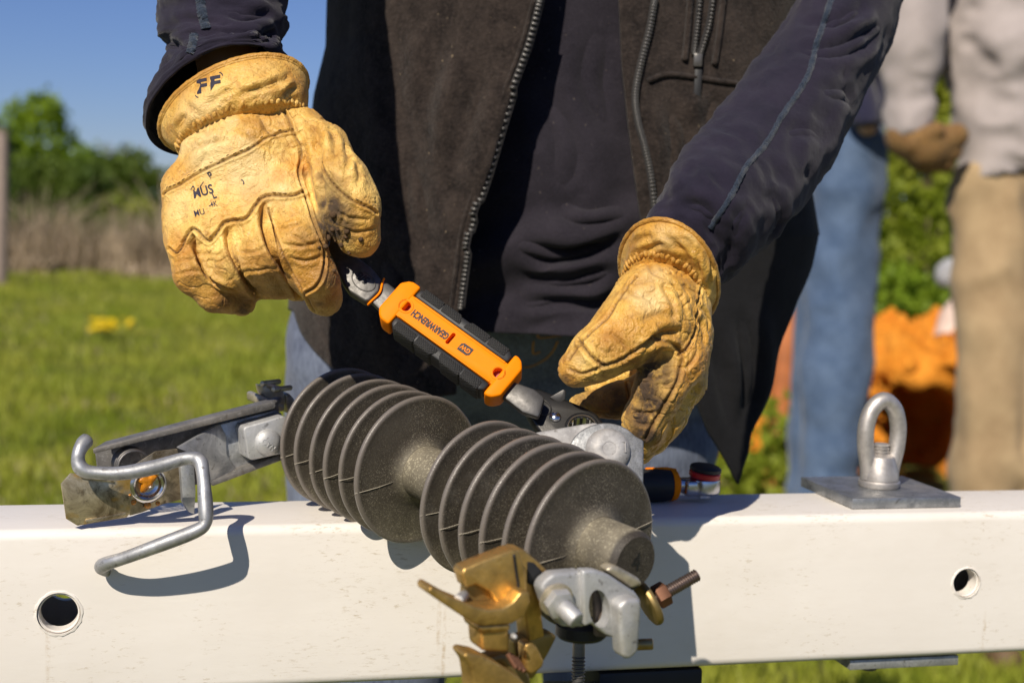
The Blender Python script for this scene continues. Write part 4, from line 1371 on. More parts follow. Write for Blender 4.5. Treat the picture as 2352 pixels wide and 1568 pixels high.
add('edge_rib', 'orange', lambda m: [wslab(m, rnd(.014, WL - .011, sg * .0085 - .0007, sg * .0085 + .0007, .0006, 2), .0104, .0012, .0003) for sg in (1, -1)], wr)
# black side grips in four knurled pads each, with a bite in the middle
def uv_planar(ob, k=1000.0):
    me = ob.data; uvl = me.uv_layers.new(name='UVMap')
    for p in me.polygons:
        for li in p.loop_indices:
            q = np.array(me.vertices[me.loops[li].vertex_index].co) - WA
            uvl.data[li].uv = (float(q @ WS) * k * .9, float(q @ WT + .6 * (q @ WN)) * k * .9)
for sg in (1, -1):
    add('grip_base', 'blackpl', lambda m: wslab(m, [(s, sg * t) for s, t in ((.0128, .0096), (.0128, .0155), (.016, .0178), (WL - .014, .0178), (WL - .0102, .0155), (WL - .0102, .0096))][::sg], .0098, .0196, .0018), wr)
    segs = [(.0165, .0345), (.0351, .0510), (.0575, .0760), (.0766, .0925)] if sg > 0 else [(.0165, .0350), (.0356, .0520), (.0575, .0760), (.0766, .0925)]
    sc_ = WL / .1075
    for i, (a, c) in enumerate(segs):
        a *= sc_; c *= sc_
        x1 = .0186; x0 = .0116
        if i == 1:
            pts = [(a, x0), (a, x1), (c - .002, x1), (c + .001, x1 - .003), (c + .0018, x0)]
        elif i == 2:
            pts = [(a - .0018, x0), (a - .001, x1 - .003), (a + .002, x1), (c, x1), (c, x0)]
        else:
            pts = [(a, x0), (a, x1), (c, x1), (c, x0)]
        q = add('grip_pad', 'knurl', lambda m: wslab(m, [(s, sg * t) for s, t in pts][::sg],   .0104, .0208, .0010, 2), wr)
        uv_planar(q)
    add('grip_plug', 'blackpl', lambda m: m.cyl(wl(WL * .50, sg * .0130, .006), wl(WL * .50, sg * .0130, .0096), .0030, 20, .0006), wr)
# lettering: reads upside down in the photo
def wtext(txt, s, t, size, mat, z=.0102, bold=0.0, flip=True, parent=wr, th=.0002, sx=1.0, name='lettering', rot=0.0):
    v, f = glyphs(txt, size, 0, bold)
    k = -1 if flip else 1
    ca, sa = math.cos(rot), math.sin(rot)
    P = [wl(s + k * sx * (ca * x - sa * y), t + k * (sa * x + ca * y), z + .0001) for x, y in v]
    return mesh_obj(name, np.array(P), f, M[mat], parent, False)
wtext('GEARWRENCH', WL * .338, -.0004, .0070, 'ink', .0100, .00030, True, wr, sx=.645)
# rounded badge with cut letters
gb = add('badge', 'ink', lambda m: wslab(m, [(WL * .63 + x, -.0003 + y) for x, y in ((-.0048, -.0032), (.0030, -.0032), (.0048, -.0016), (.0048, .0034), (-.0030, .0034), (-.0048, .0018))], .0101, .0004, .00008, 1), wr)
wtext('GW', WL * .63, 0, .0046, 'orange', .0102, .00012, True, wr, sx=.95, name='badge_letters')
# steel shank and small ring end (left)
def wpt(u, v, z=0):
    q = WP(u, v, WA + WN * z, WN) - WA
    return float(q @ WS), float(q @ WT)
def pslab(m, pts, z, th, bev=.001, seg=2): m.prism([WP(u, v, WA + WN * z, WN) for u, v in pts], WN, th, bev, seg)
add('shank', 'steel', lambda m: pslab(m, [(892, 650), (934, 682), (890, 728), (848, 688), (848, 664), (872, 640)], .0035, .007, .0015), wr)
add('ring_end', 'steel', lambda m: pslab(m, [(876, 640), (872, 668), (850, 690), (838, 692), (800, 668), (786, 646), (772, 612), (752, 570), (762, 530), (800, 560), (822, 590), (852, 612)], .0048, .0096, .0018, 3), wr)
ov = [(835 + 30 * math.cos(a) * .80 - 20 * math.sin(a) * .58, 645 + 30 * math.cos(a) * .58 + 20 * math.sin(a) * .80) for a in np.linspace(0, 2 * math.pi, 29)[:-1]]
def oval(m):
    P = [WP(u, v, WA + WN * .0050, WN) for u, v in ov]
    m.tube(P + [P[0]], .00045, 6, False)
add('size_oval', 'steel', oval, wr, True)
add('orange_band', 'orange', lambda m: m.tube(smooth_path([WP(u, v, WA + WN * z_, WN) for u, v, z_ in ((845, 700, .001), (852, 692, .004), (872, 672, .005), (878, 650, .004), (882, 640, 0))], 5), .0008, 8), wr, True)
v2, f2 = glyphs('5/8', .0082, 0, .0003)
sx0, sy0 = wpt(835, 645)
mesh_obj('size_number', np.array([wl(sx0 - x * .9, sy0 - y, .00496) for x, y in v2]), f2, M['ink'], wr, False)
# ratchet head (right)
add('neck', 'steel', lambda m: pslab(m, [(1148, 905), (1172, 872), (1228, 892), (1252, 912), (1238, 958), (1200, 946)], .0036, .0075, .0018), wr)
PH = W(1300, 955, .975); NH = nrm(-FW * .80 + np.array([0, 0, 1.0]) * .58)
def hslab(m, pts, off, th, bev=.001, seg=2): m.prism([WP(u, v, PH + NH * off, NH) for u, v in pts], NH, th, bev, seg)
head_pts = [(1202, 905), (1212, 892), (1240, 892), (1290, 912), (1340, 932), (1370, 948), (1386, 968), (1390, 996), (1372, 1020), (1320, 1034), (1270, 1022), (1244, 996), (1220, 960), (1202, 928)]
hd = add('ratchet_head', 'gunmetal', lambda m: hslab(m, head_pts, .004, .0125, .002, 3), wr)
rc0 = WP(1337, 981, PH + NH * .0045, NH)
q = MB(); q.cyl(rc0 + NH * .01, rc0 - NH * .03, .0118, 40)
boolean_cut(hd, q.build('cutter', None)); hd.data.shade_smooth(); hd.data.set_sharp_from_angle(angle=math.radians(30))
add('gear_seal', 'blackpl', lambda m: m.lathe(rc0, NH, [(-.011, .0117), (-.0012, .0117), (-.0006, .0112), (-.0012, .0106), (-.011, .0106)], 40, False), wr)
add('gear_ring', 'chrome', lambda m: m.lathe(rc0, NH, [(-.013, .0105), (-.0006, .0105), (.0002, .0100), (.0002, .0092), (-.0010, .0086), (-.013, .0086)], 48, False), wr)
def teeth(m):
    for k in range(12):
        a = 2 * math.pi * k / 12
        d = nrm(np.cross(NH, CR)) * math.sin(a) + nrm(CR - NH * np.dot(CR, NH)) * math.cos(a)
        m.box(rc0 + d * .0084 - NH * .006, (d, np.cross(NH, d), NH), (.0007, .0009, .005), .0002, 1)
add('gear_teeth', 'gunmetal', teeth, wr)
hv = [(1241 + 27 * math.cos(a) * .88 - 17 * math.sin(a) * .48, 933 + 27 * math.cos(a) * .48 + 17 * math.sin(a) * .88) for a in np.linspace(0, 2 * math.pi, 29)[:-1]]
add('head_oval', 'gunmetal', lambda m: m.tube([WP(u, v, PH + NH * .0042, NH) for u, v in hv + hv[:1]], .0005, 6, False), wr, True)
add('pivot_pin', 'chrome', lambda m: dome(m, 1275, 958, 14, .0041, .0028, PH, NH), wr)
add('switch_lever', 'steel', lambda m: m.prism([WP(u, v, PH - NH * .002, nrm(-FW)) for u, v in ((1262, 912), (1294, 894), (1299, 897), (1298, 918), (1286, 925))], -FW, .004, .0006), wr)

# ------------------------------------------------------------------ second ratchet lying on the crossarm
t2z = BEAM_TOP
rt = empty('round_head_ratchet', WP(1600, 1120, (0, .062, 0), np.array([0, 1.0, 0])), 'chrome ratchet with black handle and red topped round head, lying behind the insulator', 'ratchet')
ya = .060
pA, pB = WY(1400, 1098, ya), WY(1548, 1110, ya)
pA[2] = pB[2] = BEAM_TOP + .0136
ax = nrm(pB - pA); L2 = np.linalg.norm(pB - pA)
add('handle', 'blackpl', lambda m: m.lathe(pA, ax, [(0, .008), (.004, .0105), (L2 * .35, .0118), (L2 * .5, .0130), (L2 * .72, .0132), (L2 * .85, .0128), (L2 * .93, .0122)], 28), rt)
add('handle_band', 'orange', lambda m: m.lathe(pA + ax * L2 * .932, ax, [(0, .0126), (.002, .0128), (.005, .0118), (.007, .0085)], 28), rt)
add('grip_stripe', 'orange', lambda m: m.lathe(pA + ax * L2 * .52 + np.array([0, .002, .0108]), ax, [(0, .0006), (.003, .0031), (.02, .0034), (.028, .002)], 10), rt)
hB = pB + ax * .004
hE = WY(1650, 1112, ya); hE[2] = pB[2]
Lh = float((hE - hB) @ ax)
add('neck', 'chrome', lambda m: m.lathe(hB - ax * .002, ax, [(0, .0062), (Lh * .35, .0060), (Lh * .45, .0075)], 20), rt)
hc = hB + ax * (Lh - .0125) - np.array([0, 0, .001])
add('head', 'chrome', lambda m: m.lathe(hc - (0, 0, .0060), (0, 0, 1), [(0, .0118), (.0015, .0132), (.0095, .0136), (.0118, .0130), (.0124, .011)], 32), rt)
add('head_body', 'chrome', lambda m: m.box(hB + ax * (Lh * .45) - (0, 0, .0015), (ax, np.cross((0, 0, 1), ax), (0, 0, 1)), (Lh * .36, .0098, .0064), .0030, 3), rt)
add('switch_disc', 'red', lambda m: m.lathe(hc + (0, 0, .0069), (.08, -.1, 1), [(0, .0118), (.001, .0126), (.0042, .0126), (.005, .0118)], 32), rt)
add('switch_cover', 'blackpl', lambda m: m.lathe(hc + (.0005, -.0006, .0123), (.08, -.1, 1), [(0, .0124), (.0008, .0128), (.0030, .0126), (.0040, .0112), (.0042, .001)], 32), rt)
add('drive_square', 'chrome', lambda m: m.box(hc - (0, 0, .0080), ((1, 0, 0), (0, 1, 0), (0, 0, 1)), (.0042, .0042, .0018), .0003, 1), rt)
# ------------------------------------------------------------------ the worker's gloves
worker = empty('person', G(gx(1240, 1.40), 1.42, 0), 'worker in dark fleece vest and tan leather gloves turning the orange wrench', 'person')

def px_cone(P, a, b, ra, rb, flat=None):
    """round cone between two photo positions (u, v, depth), radii in photo pixels"""
    A, B = W(*a), W(*b)
    return d_cone(P, A, B, PX(ra, a[2]), PX(rb, b[2]), flat)

def chain(P, pts, k=.004):
    d = None
    for p, q in zip(pts[:-1], pts[1:]):
        c = px_cone(P, p[:3], q[:3], p[3], q[3])
        d = c if d is None else smin(d, c, k)
    return d

def bounds(pts, pad=.03):
    A = np.array([W(*p[:3]) for p in pts])
    return A.min(0) - pad, A.max(0) + pad

def finish_glove(o, seams, creases, puff, blobs, stitch=True, seed=0):
    """press seams and creases into the leather, puff it between them and note the dirt on it"""
    P = get_co(o); Nn = get_no(o)
    bv = bvh_of(o)
    disp = np.zeros(len(P)); seam = np.zeros(len(P))
    lines = []
    for pts, w, d in seams:
        L = trace(bv, pts)
        if len(L) < 2: continue
        lines.append((L, w, d))
        r, _, _ = dist_poly(P, L)
        disp += -d * np.exp(-(r / w) ** 2) + d * .75 * np.exp(-((r - 2.1 * w) / (w * 1.05)) ** 2)
        seam = np.maximum(seam, np.exp(-(r / (w * .75)) ** 2))
    for pts, w, d in creases:
        L = trace(bv, pts)
        if len(L) < 2: continue
        r, arc, tot = dist_poly(P, L)
        fade = np.clip(np.minimum(arc, tot - arc) / (tot * .22 + 1e-6), 0, 1) ** .7
        fade = np.where(r < 1e8, .25 + .75 * fade, 0)
        disp += fade * (-d * np.exp(-(r / w) ** 2) + d * .55 * np.exp(-((r - 2.2 * w) / (w * 1.3)) ** 2))
        seam = np.maximum(seam, .35 * fade * np.exp(-(r / (w * .8)) ** 2))
    fine = 1 - np.abs(vnoise(P + .002 * np.stack([vnoise(P, 200, seed + 31), vnoise(P, 200, seed + 32), vnoise(P, 200, seed + 33)], 1), 230, seed + 30))
    disp += -puff * .38 * np.clip(fine - .8, 0, 1) / .2 * np.clip(.5 + vnoise(P, 35, seed + 34), 0, 1)
    disp += puff * (vnoise(P, 60, seed + 1, 2) + .45 * vnoise(P, 170, seed + 2, 2))
    rid = 1 - np.abs(vnoise(P * np.array([1, 1, 1]), 95, seed + 7, 2)); 
    disp += -puff * 1.5 * np.clip(rid - .82, 0, 1) / .18 * np.clip(.45 + vnoise(P, 22, seed + 8), 0, 1)
    seam = np.maximum(seam, .30 * np.clip(rid - .90, 0, 1) / .10 * np.clip(.45 + vnoise(P, 22, seed + 8), 0, 1))
    set_co(o, P + Nn * disp[:, None])
    att = {'mud': 0, 'tan': 0, 'pale': 0, 'rust': 0}
    for k in att: att[k] = np.zeros(len(P))
    for kind, u, v, rad, s in blobs:
        h, _ = cast(bv, u, v)
        if h is None: continue
        R = PX(rad, uvd(h)[2])
        dd = np.linalg.norm(P - h, axis=1) * (1 + .45 * vnoise(P, 90, seed + 5, 2))
        att[kind] = np.maximum(att[kind], s * np.clip(1.25 - dd / R, 0, 1))
    for k in att: set_attr(o, k, np.clip(att[k], 0, 1))
    set_attr(o, 'seam', np.clip(seam, 0, 1))
    return lines

def stitches(o, lines, parent, off, step=.0030, r=.00032):
    """thread stitches standing on the leather beside each seam"""
    bv = bvh_of(o); mb = MB()
    for L, w, d in lines:
        acc = 0
        for a, b_ in zip(L[:-1], L[1:]):
            t = nrm(b_ - a); acc += np.linalg.norm(b_ - a)
            if acc < step: continue
            acc = 0
            for sg in ((1, -1) if off[1] else (1,)):
                hit = bv.find_nearest(Vector(a))
                n = np.array(hit[1])
                sd = nrm(np.cross(n, t)) * off[0] * sg
                pts = []
                for q in (-.38, 0, .38):
                    h = bv.find_nearest(Vector(a + sd + t * step * q))
                    pts.append(np.array(h[0]) + np.array(h[1]) * (r * (.7 if q == 0 else -.3)))
                mb.tube(pts, r, 5)
    if mb.v:
        q = mb.build('stitching', M['threadtan'], parent, True); q['kind'] = 'stuff'

def print_on(o, parent, txt, u, v, size_px, ang, name='printed_lettering', bold=0.0, shear=0.0, drop=None, mat='inkblue', sx=1.0):
    """flat ink print following the leather"""
    bv = bvh_of(o)
    vv, ff = glyphs(txt, size_px, 0, bold) if isinstance(txt, str) else txt
    ca, sa = math.cos(ang), math.sin(ang)
    out, ok = [], []
    for x, y in vv:
        x = x * sx + shear * y
        h, n = cast(bv, u + ca * x + sa * y, v + sa * x - ca * y)
        ok.append(h is not None)
        out.append(h + n * .00025 if h is not None else np.zeros(3))
    F = [f for f in ff if all(ok[i] for i in f)]
    if drop:
        keep = []
        for f in F:
            c = np.mean([vv[i] for i in f], 0)
            if drop(c): keep.append(f)
        F = keep
    if F:
        mesh_obj(name, np.array(out), F, M[mat], parent, False)

def ring_pt(C, Mx, Nx, a):
    """point of an oval ring: C centre (u,v,D), Mx/Nx half axes (du,dv,dD)"""
    c, s = math.cos(a), math.sin(a)
    return W(C[0] + Mx[0] * c + Nx[0] * s, C[1] + Mx[1] * c + Nx[1] * s, C[2] + Mx[2] * c + Nx[2] * s)

def ring_sleeve(rings, nseg, per, wob=None, close=True):
    """smooth skin through oval rings"""
    R = []
    for (C, Mx, Nx) in rings:
        R.append(np.array([ring_pt(C, Mx, Nx, 2 * math.pi * k / nseg) for k in range(nseg)]))
    out = smooth_path([r.reshape(-1) for r in R], per)
    return np.array(out).reshape(len(out), nseg, 3)

def thicken(P, th):
    """give a tube (rows x around) an inner wall and join the two lips"""
    n, m = P.shape[:2]
    du = np.gradient(P, axis=0); dv = np.roll(P, -1, 1) - np.roll(P, 1, 1)
    N_ = np.cross(du, dv); N_ /= np.linalg.norm(N_, axis=2, keepdims=True) + 1e-12
    c = P.mean(1, keepdims=True)
    if ((P - c) * N_).sum() < 0: N_ = -N_
    mid0 = (P[:1] + (P[:1] - N_[:1] * th)) / 2 - np.sign(0) * 0
    inner = P - N_ * th
    t0 = P[0] - P[1]; t0 /= np.linalg.norm(t0, axis=1, keepdims=True)
    t1 = P[-1] - P[-2]; t1 /= np.linalg.norm(t1, axis=1, keepdims=True)
    l0 = (P[0] + inner[0]) / 2 + t0 * th * .4; l1 = (P[-1] + inner[-1]) / 2 + t1 * th * .4
    return np.concatenate([inner[::-1], l0[None], P, l1[None], inner[-1:]], 0), N_

# ---------------- glove on the raised hand (left in the photo)
D0 = 1.0
GR = dict(
    wrist=[(455, 352, 1.004, 44), (520, 330, 1.002, 48), (590, 312, 1.002, 48), (652, 296, 1.006, 42)],
    knuck=[(428, 548, .990, 50), (497, 528, .982, 54), (576, 498, .980, 56), (664, 455, .984, 56)],
)
def glove_r(P):
    d = None
    # back of the hand
    for a, b_ in zip(GR['wrist'], GR['knuck']):
        c = px_cone(P, a[:3], b_[:3], a[3], b_[3])
        d = c if d is None else smin(d, c, .016)
    d = smin(d, px_cone(P, (420, 430, 1.002), (428, 520, 1.0), 48, 48), .012)
    d = smin(d, px_cone(P, (540, 380, 1.018), (570, 500, 1.010), 95, 80), .012)
    # fingers, bent round the end of the wrench
    idx = [(664, 455, .984, 55), (692, 560, .968, 53), (728, 640, .972, 48), (745, 684, .990, 44)]
    mid = [(572, 500, .980, 54), (606, 590, .970, 52), (640, 640, .986, 44), (690, 655, 1.010, 36)]
    rin = [(492, 532, .982, 50), (532, 612, .974, 48), (572, 648, .992, 40), (640, 655, 1.015, 34)]
    pin = [(424, 556, .990, 46), (446, 630, .980, 44), (494, 676, .984, 38), (556, 694, .998, 32)]
    for f in (idx, mid, rin, pin):
        d = smin(d, chain(P, f, .006), .0026)
    # thumb
    th = [(655, 300, 1.008, 60), (745, 338, .995, 50), (788, 425, .975, 60), (806, 480, .972, 62), (824, 542, .975, 50)]
    d = smin(d, chain(P, th, .010), .006)
    d = smin(d, px_cone(P, (690, 300, 1.010), (700, 460, 1.02), 55, 45), .010)
    # tuck under the gathered wrist
    d = smin(d, px_cone(P, (554, 305, 1.012), (560, 355, 1.006), 86, 106, None), .012)
    return d
lo, hi = bounds([(368, 180, 1.0), (880, 740, 1.0), (600, 400, .94), (600, 400, 1.06)], .012)
vts, fcs = surface_net(glove_r, lo, hi, .0019)

def hand_mesh(v, f, mat, label, lv=2):
    o = mesh_obj('glove', v, f, M[mat], worker, True)
    subdivide(o, lv)
    o['label'] = label
    return o
gr = hand_mesh(vts, fcs, 'leather', 'pale tan leather glove closed round the ring end of the wrench')
gap1 = [(606, 472), (604, 515), (619, 566), (642, 604), (668, 642), (693, 692)]
gap2 = [(522, 534), (527, 566), (543, 604), (568, 647), (594, 680)]
gap3 = [(445, 543), (450, 573), (468, 617), (491, 642), (512, 655), (542, 668)]
wavy = [(388, 571), (402, 581), (417, 568), (428, 545), (443, 527), (456, 532), (471, 550), (481, 553), (499, 535), (514, 514), (532, 507), (558, 505), (573, 494), (589, 471), (606, 453), (630, 449), (655, 451), (681, 447), (697, 440)]
upper = [(376, 448), (387, 438), (412, 425), (451, 402), (489, 382), (527, 364), (571, 345), (605, 322), (644, 306), (672, 300)]
side = [(640, 245), (657, 263), (668, 287), (676, 313), (689, 339), (691, 366), (687, 385), (686, 399), (693, 423), (701, 451), (711, 481), (721, 512), (732, 543), (742, 573), (746, 604), (739, 637), (724, 660), (703, 672)]
idxs = [(617, 481), (627, 522), (642, 560), (663, 604), (681, 642), (706, 688), (722, 715)]
thumbs = [(739, 376), (750, 399), (767, 425), (793, 448), (821, 466), (849, 478), (864, 490)]
seamsR = [(wavy, .0011, .0014), (upper, .0009, .0008), (side, .0010, .0014), (thumbs, .0010, .0012), (idxs, .0010, .0011)]
creasesR = [(gap1, .0019, .0060), (gap2, .0018, .0056), (gap3, .0018, .0056),
            ([(637, 527), (665, 520), (700, 509)], .0012, .0009), ([(668, 537), (695, 552), (719, 568)], .0011, .0009), ([(650, 560), (690, 566), (735, 556)], .0012, .0009),
            ([(665, 590), (700, 600), (742, 588)], .0012, .0009), ([(402, 601), (430, 596), (458, 606)], .0012, .0009), ([(410, 630), (440, 622), (466, 626)], .0012, .0009),
            ([(535, 575), (570, 580), (612, 572)], .0012, .0008), ([(555, 618), (590, 622), (632, 612)], .0012, .0008), ([(462, 580), (490, 585), (520, 578)], .0012, .0008),
            ([(735, 330), (733, 380), (738, 430), (745, 470)], .0030, .0030), ([(712, 285), (727, 308), (724, 345)], .0030, .0035), ([(757, 300), (770, 330), (768, 360)], .0022, .0016), ([(790, 330), (800, 365), (792, 395)], .0020, .0016), ([(815, 370), (826, 400), (818, 425)], .0018, .0012),
            ([(770, 480), (800, 500), (850, 505)], .0012, .0008), ([(780, 520), (815, 535), (860, 525)], .0012, .0008), ([(775, 460), (790, 490), (782, 520)], .0011, .0008),
            ([(420, 355), (470, 330), (520, 322)], .0022, .0012), ([(560, 300), (600, 330), (640, 345)], .0022, .0012), ([(470, 360), (450, 385), (420, 400)], .0020, .0010), ([(600, 270), (615, 300), (650, 320)], .0018, .0012), ([(510, 290), (500, 320), (480, 340)], .0018, .0012)]
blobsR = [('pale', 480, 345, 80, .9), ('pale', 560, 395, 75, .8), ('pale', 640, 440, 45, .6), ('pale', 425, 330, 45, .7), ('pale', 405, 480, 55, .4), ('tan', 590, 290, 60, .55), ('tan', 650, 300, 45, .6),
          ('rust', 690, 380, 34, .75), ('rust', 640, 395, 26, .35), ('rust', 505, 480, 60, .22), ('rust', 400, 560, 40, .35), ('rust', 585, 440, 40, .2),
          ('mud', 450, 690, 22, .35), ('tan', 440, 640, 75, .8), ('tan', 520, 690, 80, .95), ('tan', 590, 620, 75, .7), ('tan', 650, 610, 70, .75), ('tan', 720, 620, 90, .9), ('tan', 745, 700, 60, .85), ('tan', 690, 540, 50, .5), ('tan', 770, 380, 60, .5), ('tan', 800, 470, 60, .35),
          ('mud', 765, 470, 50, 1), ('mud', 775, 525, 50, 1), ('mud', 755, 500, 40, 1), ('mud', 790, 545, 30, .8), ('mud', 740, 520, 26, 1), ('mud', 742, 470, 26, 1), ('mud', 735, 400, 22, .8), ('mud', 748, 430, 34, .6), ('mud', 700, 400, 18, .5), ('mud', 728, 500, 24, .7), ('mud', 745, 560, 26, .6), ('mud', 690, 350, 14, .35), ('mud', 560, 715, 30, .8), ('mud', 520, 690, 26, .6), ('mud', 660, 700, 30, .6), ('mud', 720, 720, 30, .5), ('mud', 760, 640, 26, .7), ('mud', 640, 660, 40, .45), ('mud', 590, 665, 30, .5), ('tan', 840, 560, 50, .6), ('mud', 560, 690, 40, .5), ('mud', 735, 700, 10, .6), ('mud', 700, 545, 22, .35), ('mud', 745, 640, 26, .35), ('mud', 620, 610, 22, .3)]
linesR = finish_glove(gr, seamsR, creasesR, .0007, blobsR, seed=3)
stitches(gr, [linesR[i] for i in (0, 1, 3) if i < len(linesR)], gr, (.0021, False))
mc = MB(); rgm = random.Random(12)
bvR = bvh_of(gr)
for k in range(30):
    u_, v_ = rgm.gauss(772, 16), rgm.gauss(560, 26)
    h, n = cast(bvR, u_, v_)
    if h is None: continue
    s_ = rgm.uniform(.0008, .0030)
    mc.lathe(h - n * s_ * .3, n + np.array([rgm.uniform(-.5, .5) for _ in range(3)]), [(0, s_ * .4), (s_ * .4, s_ * rgm.uniform(.7, 1.1)), (s_ * .9, s_ * rgm.uniform(.5, .9)), (s_ * 1.3, s_ * .2)], 7)
q = mc.build('mud_clods', M['mudclod'], gr, True); q['kind'] = 'stuff'
# worn ink print on the back of the hand
rgd = random.Random(3)
print_on(gr, gr, 'MUS', 466, 441, 30, -.28, bold=.7, sx=.85, drop=lambda c: c[0] > -26 or c[1] < 4)
print_on(gr, gr, 'MU', 458, 489, 20, -.26, bold=.2, sx=.85)
print_on(gr, gr, '-4K', 489, 470, 17, -.22, bold=.2, sx=.8)
print_on(gr, gr, 'L', 492, 449, 22, -.35, bold=.6, sx=.9, drop=lambda c: c[1] < 3 or c[0] < 0)
print_on(gr, gr, 'A', 444, 428, 26, .1, bold=.6, sx=.6, drop=lambda c: c[1] < 2)
print_on(gr, gr, 'P', 484, 404, 26, -.6, bold=.7, sx=.7, drop=lambda c: c[1] > 0)
print_on(gr, gr, 'D', 556, 420, 22, -.5, bold=.5, sx=.7, drop=lambda c: c[0] > 0)
print_on(gr, gr, '1', 463, 425, 22, .55, bold=.4, sx=.6, drop=lambda c: c[1] < 4)

# cuff: flared gauntlet behind the gathered wrist
def cuff(rings, nseg, per, waist_row, gath, amp, th, mat, parent, seed, rim_r, blobs, creases=()):
    P = ring_sleeve(rings, nseg, per)
    n, m = P.shape[:2]
    out, N_ = thicken(P, th)
    rows = np.linspace(0, 1, n)
    base = P.reshape(-1, 3)
    ang = np.tile(2 * np.pi * np.arange(m) / m, n); rw = np.repeat(np.arange(n), m)
    wv = np.exp(-((rw - waist_row) / (per * .42)) ** 2)
    wv2 = np.exp(-((rw - waist_row + per * .7) / (per * .9)) ** 2)
    g = wv * amp * np.abs(np.sin(ang * gath / 2 + .6 * np.sin(ang * 5) + .25 * rw)) - wv * amp * .9
    fold = (wv2 * .0030 * vnoise(np.stack([ang * 3.2, rw * .10, ang * 0], 1), 1.0, seed) + .0010 * vnoise(base, 55, seed + 1, 2)) * np.clip(rows.repeat(m) * 4, .15, 1)
    off = ((g + fold).reshape(n, m, 1) * N_)
    P2 = P + off
    out, _ = thicken(P2, th)
    mb = MB(); mb.grid(out, close_v=True)
    o = fix_normals(mb.build('cuff', M[mat], parent, True))
    A = get_co(o)
    for k in ('mud', 'tan', 'pale', 'rust', 'seam'): set_attr(o, k, np.zeros(len(A)))
    bv = bvh_of(o)
    if creases:
        Nn = get_no(o); dd_ = np.zeros(len(A)); sm_ = np.zeros(len(A))
        for pts, w, dp in creases:
            L = trace(bv, pts)
            if len(L) < 2: continue
            r, ar, tot = dist_poly(A, L)
            fade = np.clip(np.minimum(ar, tot - ar) / (tot * .3 + 1e-6), 0, 1)
            dd_ += fade * (-dp * np.exp(-(r / w) ** 2) + dp * .8 * np.exp(-((r - 2.1 * w) / (w * 1.2)) ** 2))
            sm_ = np.maximum(sm_, .4 * fade * np.exp(-(r / (w * .7)) ** 2))
        A = A + Nn * dd_[:, None]; set_co(o, A); set_attr(o, 'seam', sm_)
    att = {k: np.zeros(len(A)) for k in ('mud', 'tan', 'pale', 'rust')}
    for kind, u, v, rad, s in blobs:
        h, _ = cast(bv, u, v)
        if h is None: continue
        dd = np.linalg.norm(A - h, axis=1) * (1 + .4 * vnoise(A, 90, seed))
        att[kind] = np.maximum(att[kind], s * np.clip(1.25 - dd / PX(rad, uvd(h)[2]), 0, 1))
    for k in att: set_attr(o, k, att[k])
    # bound rim
    for j, (rw_, r_) in enumerate(((0, rim_r), (max(1, int(per * .30)), rim_r * .55))):
        tb = MB(); L = [P2[rw_, k] + N_[rw_, k] * (r_ * .15 if j == 0 else -r_ * .1) for k in range(m)]
        L = L + [L[0]]
        tb.tube(L, [r_ * (1 + .12 * math.sin(k * 2.1) * math.sin(k * .77)) for k in range(m + 1)], 8, False)
        q = tb.build('cuff_binding' if j == 0 else 'cuff_seam', M[mat], parent, True)
        for k in ('mud', 'tan', 'pale', 'rust', 'seam'): set_attr(q, k, np.zeros(len(q.data.vertices)) + (.55 if k == 'tan' and j == 0 else (.3 if k == 'seam' and j else 0)))
    # little gathered puckers along the elastic
    pm = MB(); rg_ = random.Random(seed)
    K = gath
    for k in range(K):
        f_ = (k + rg_.uniform(-.2, .2)) / K * m
        i0 = int(f_) % m
        p = P2[waist_row, i0]; nn = N_[waist_row, i0]
        ax_ = nrm(P2[min(waist_row + 2, n - 1), i0] - P2[max(waist_row - 2, 0), i0])
        tg = nrm(np.cross(nn, ax_))
        ax_ = nrm(ax_ + tg * (.55 if k % 2 else -.35)); L_ = rg_.uniform(.0024, .0036)
        c0 = p + nn * .0000
        pm.lathe(c0 - ax_ * L_, ax_, [(0, .0002), (L_ * .12, .0009), (L_ * .5, .0015), (L_ * 1.0, .0017), (L_ * 1.5, .0015), (L_ * 1.85, .0009), (L_ * 2, .0002)], 8, False)
    q = pm.build('gathered_puckers', M[mat], parent, True); q['kind'] = 'stuff'
    for k in ('mud', 'tan', 'pale', 'rust', 'seam'): set_attr(q, k, np.zeros(len(q.data.vertices)) + (.25 if k == 'tan' else 0))
    return o
ringsR = [((536, 240, 1.020), (168, -50, 0), (2, -100, -.030)), ((542, 258, 1.016), (165, -46, 0), (2, -94, -.034)), ((550, 280, 1.012), (160, -40, 0), (2, -82, -.034)), ((556, 302, 1.010), (150, -36, 0), (0, -60, -.030)), ((560, 335, 1.010), (132, -30, 0), (0, -52, -.016))]
cr_ = cuff(ringsR, 132, 8, 24, 62, .0016, .0017, 'leather', gr, 5, .0021, [('tan', 690, 200, 40, .5), ('mud', 695, 215, 14, .3), ('pale', 460, 260, 60, .6), ('tan', 600, 150, 50, .3), ('tan', 380, 310, 30, .5)],
    [([(530, 226), (575, 212), (625, 196), (668, 172)], .0024, .0026), ([(560, 236), (600, 222), (640, 214)], .0018, .0016), ([(425, 240), (445, 255), (462, 268)], .0022, .0022), ([(405, 300), (420, 275), (436, 258)], .0022, .0020), ([(470, 250), (500, 225), (545, 200)], .0022, .0018), ([(640, 225), (665, 205), (690, 200)], .0018, .0018), ([(500, 245), (520, 230), (535, 222)], .0014, .0014), ([(665, 160), (655, 185), (640, 205), (634, 226)], .0012, .0012)])
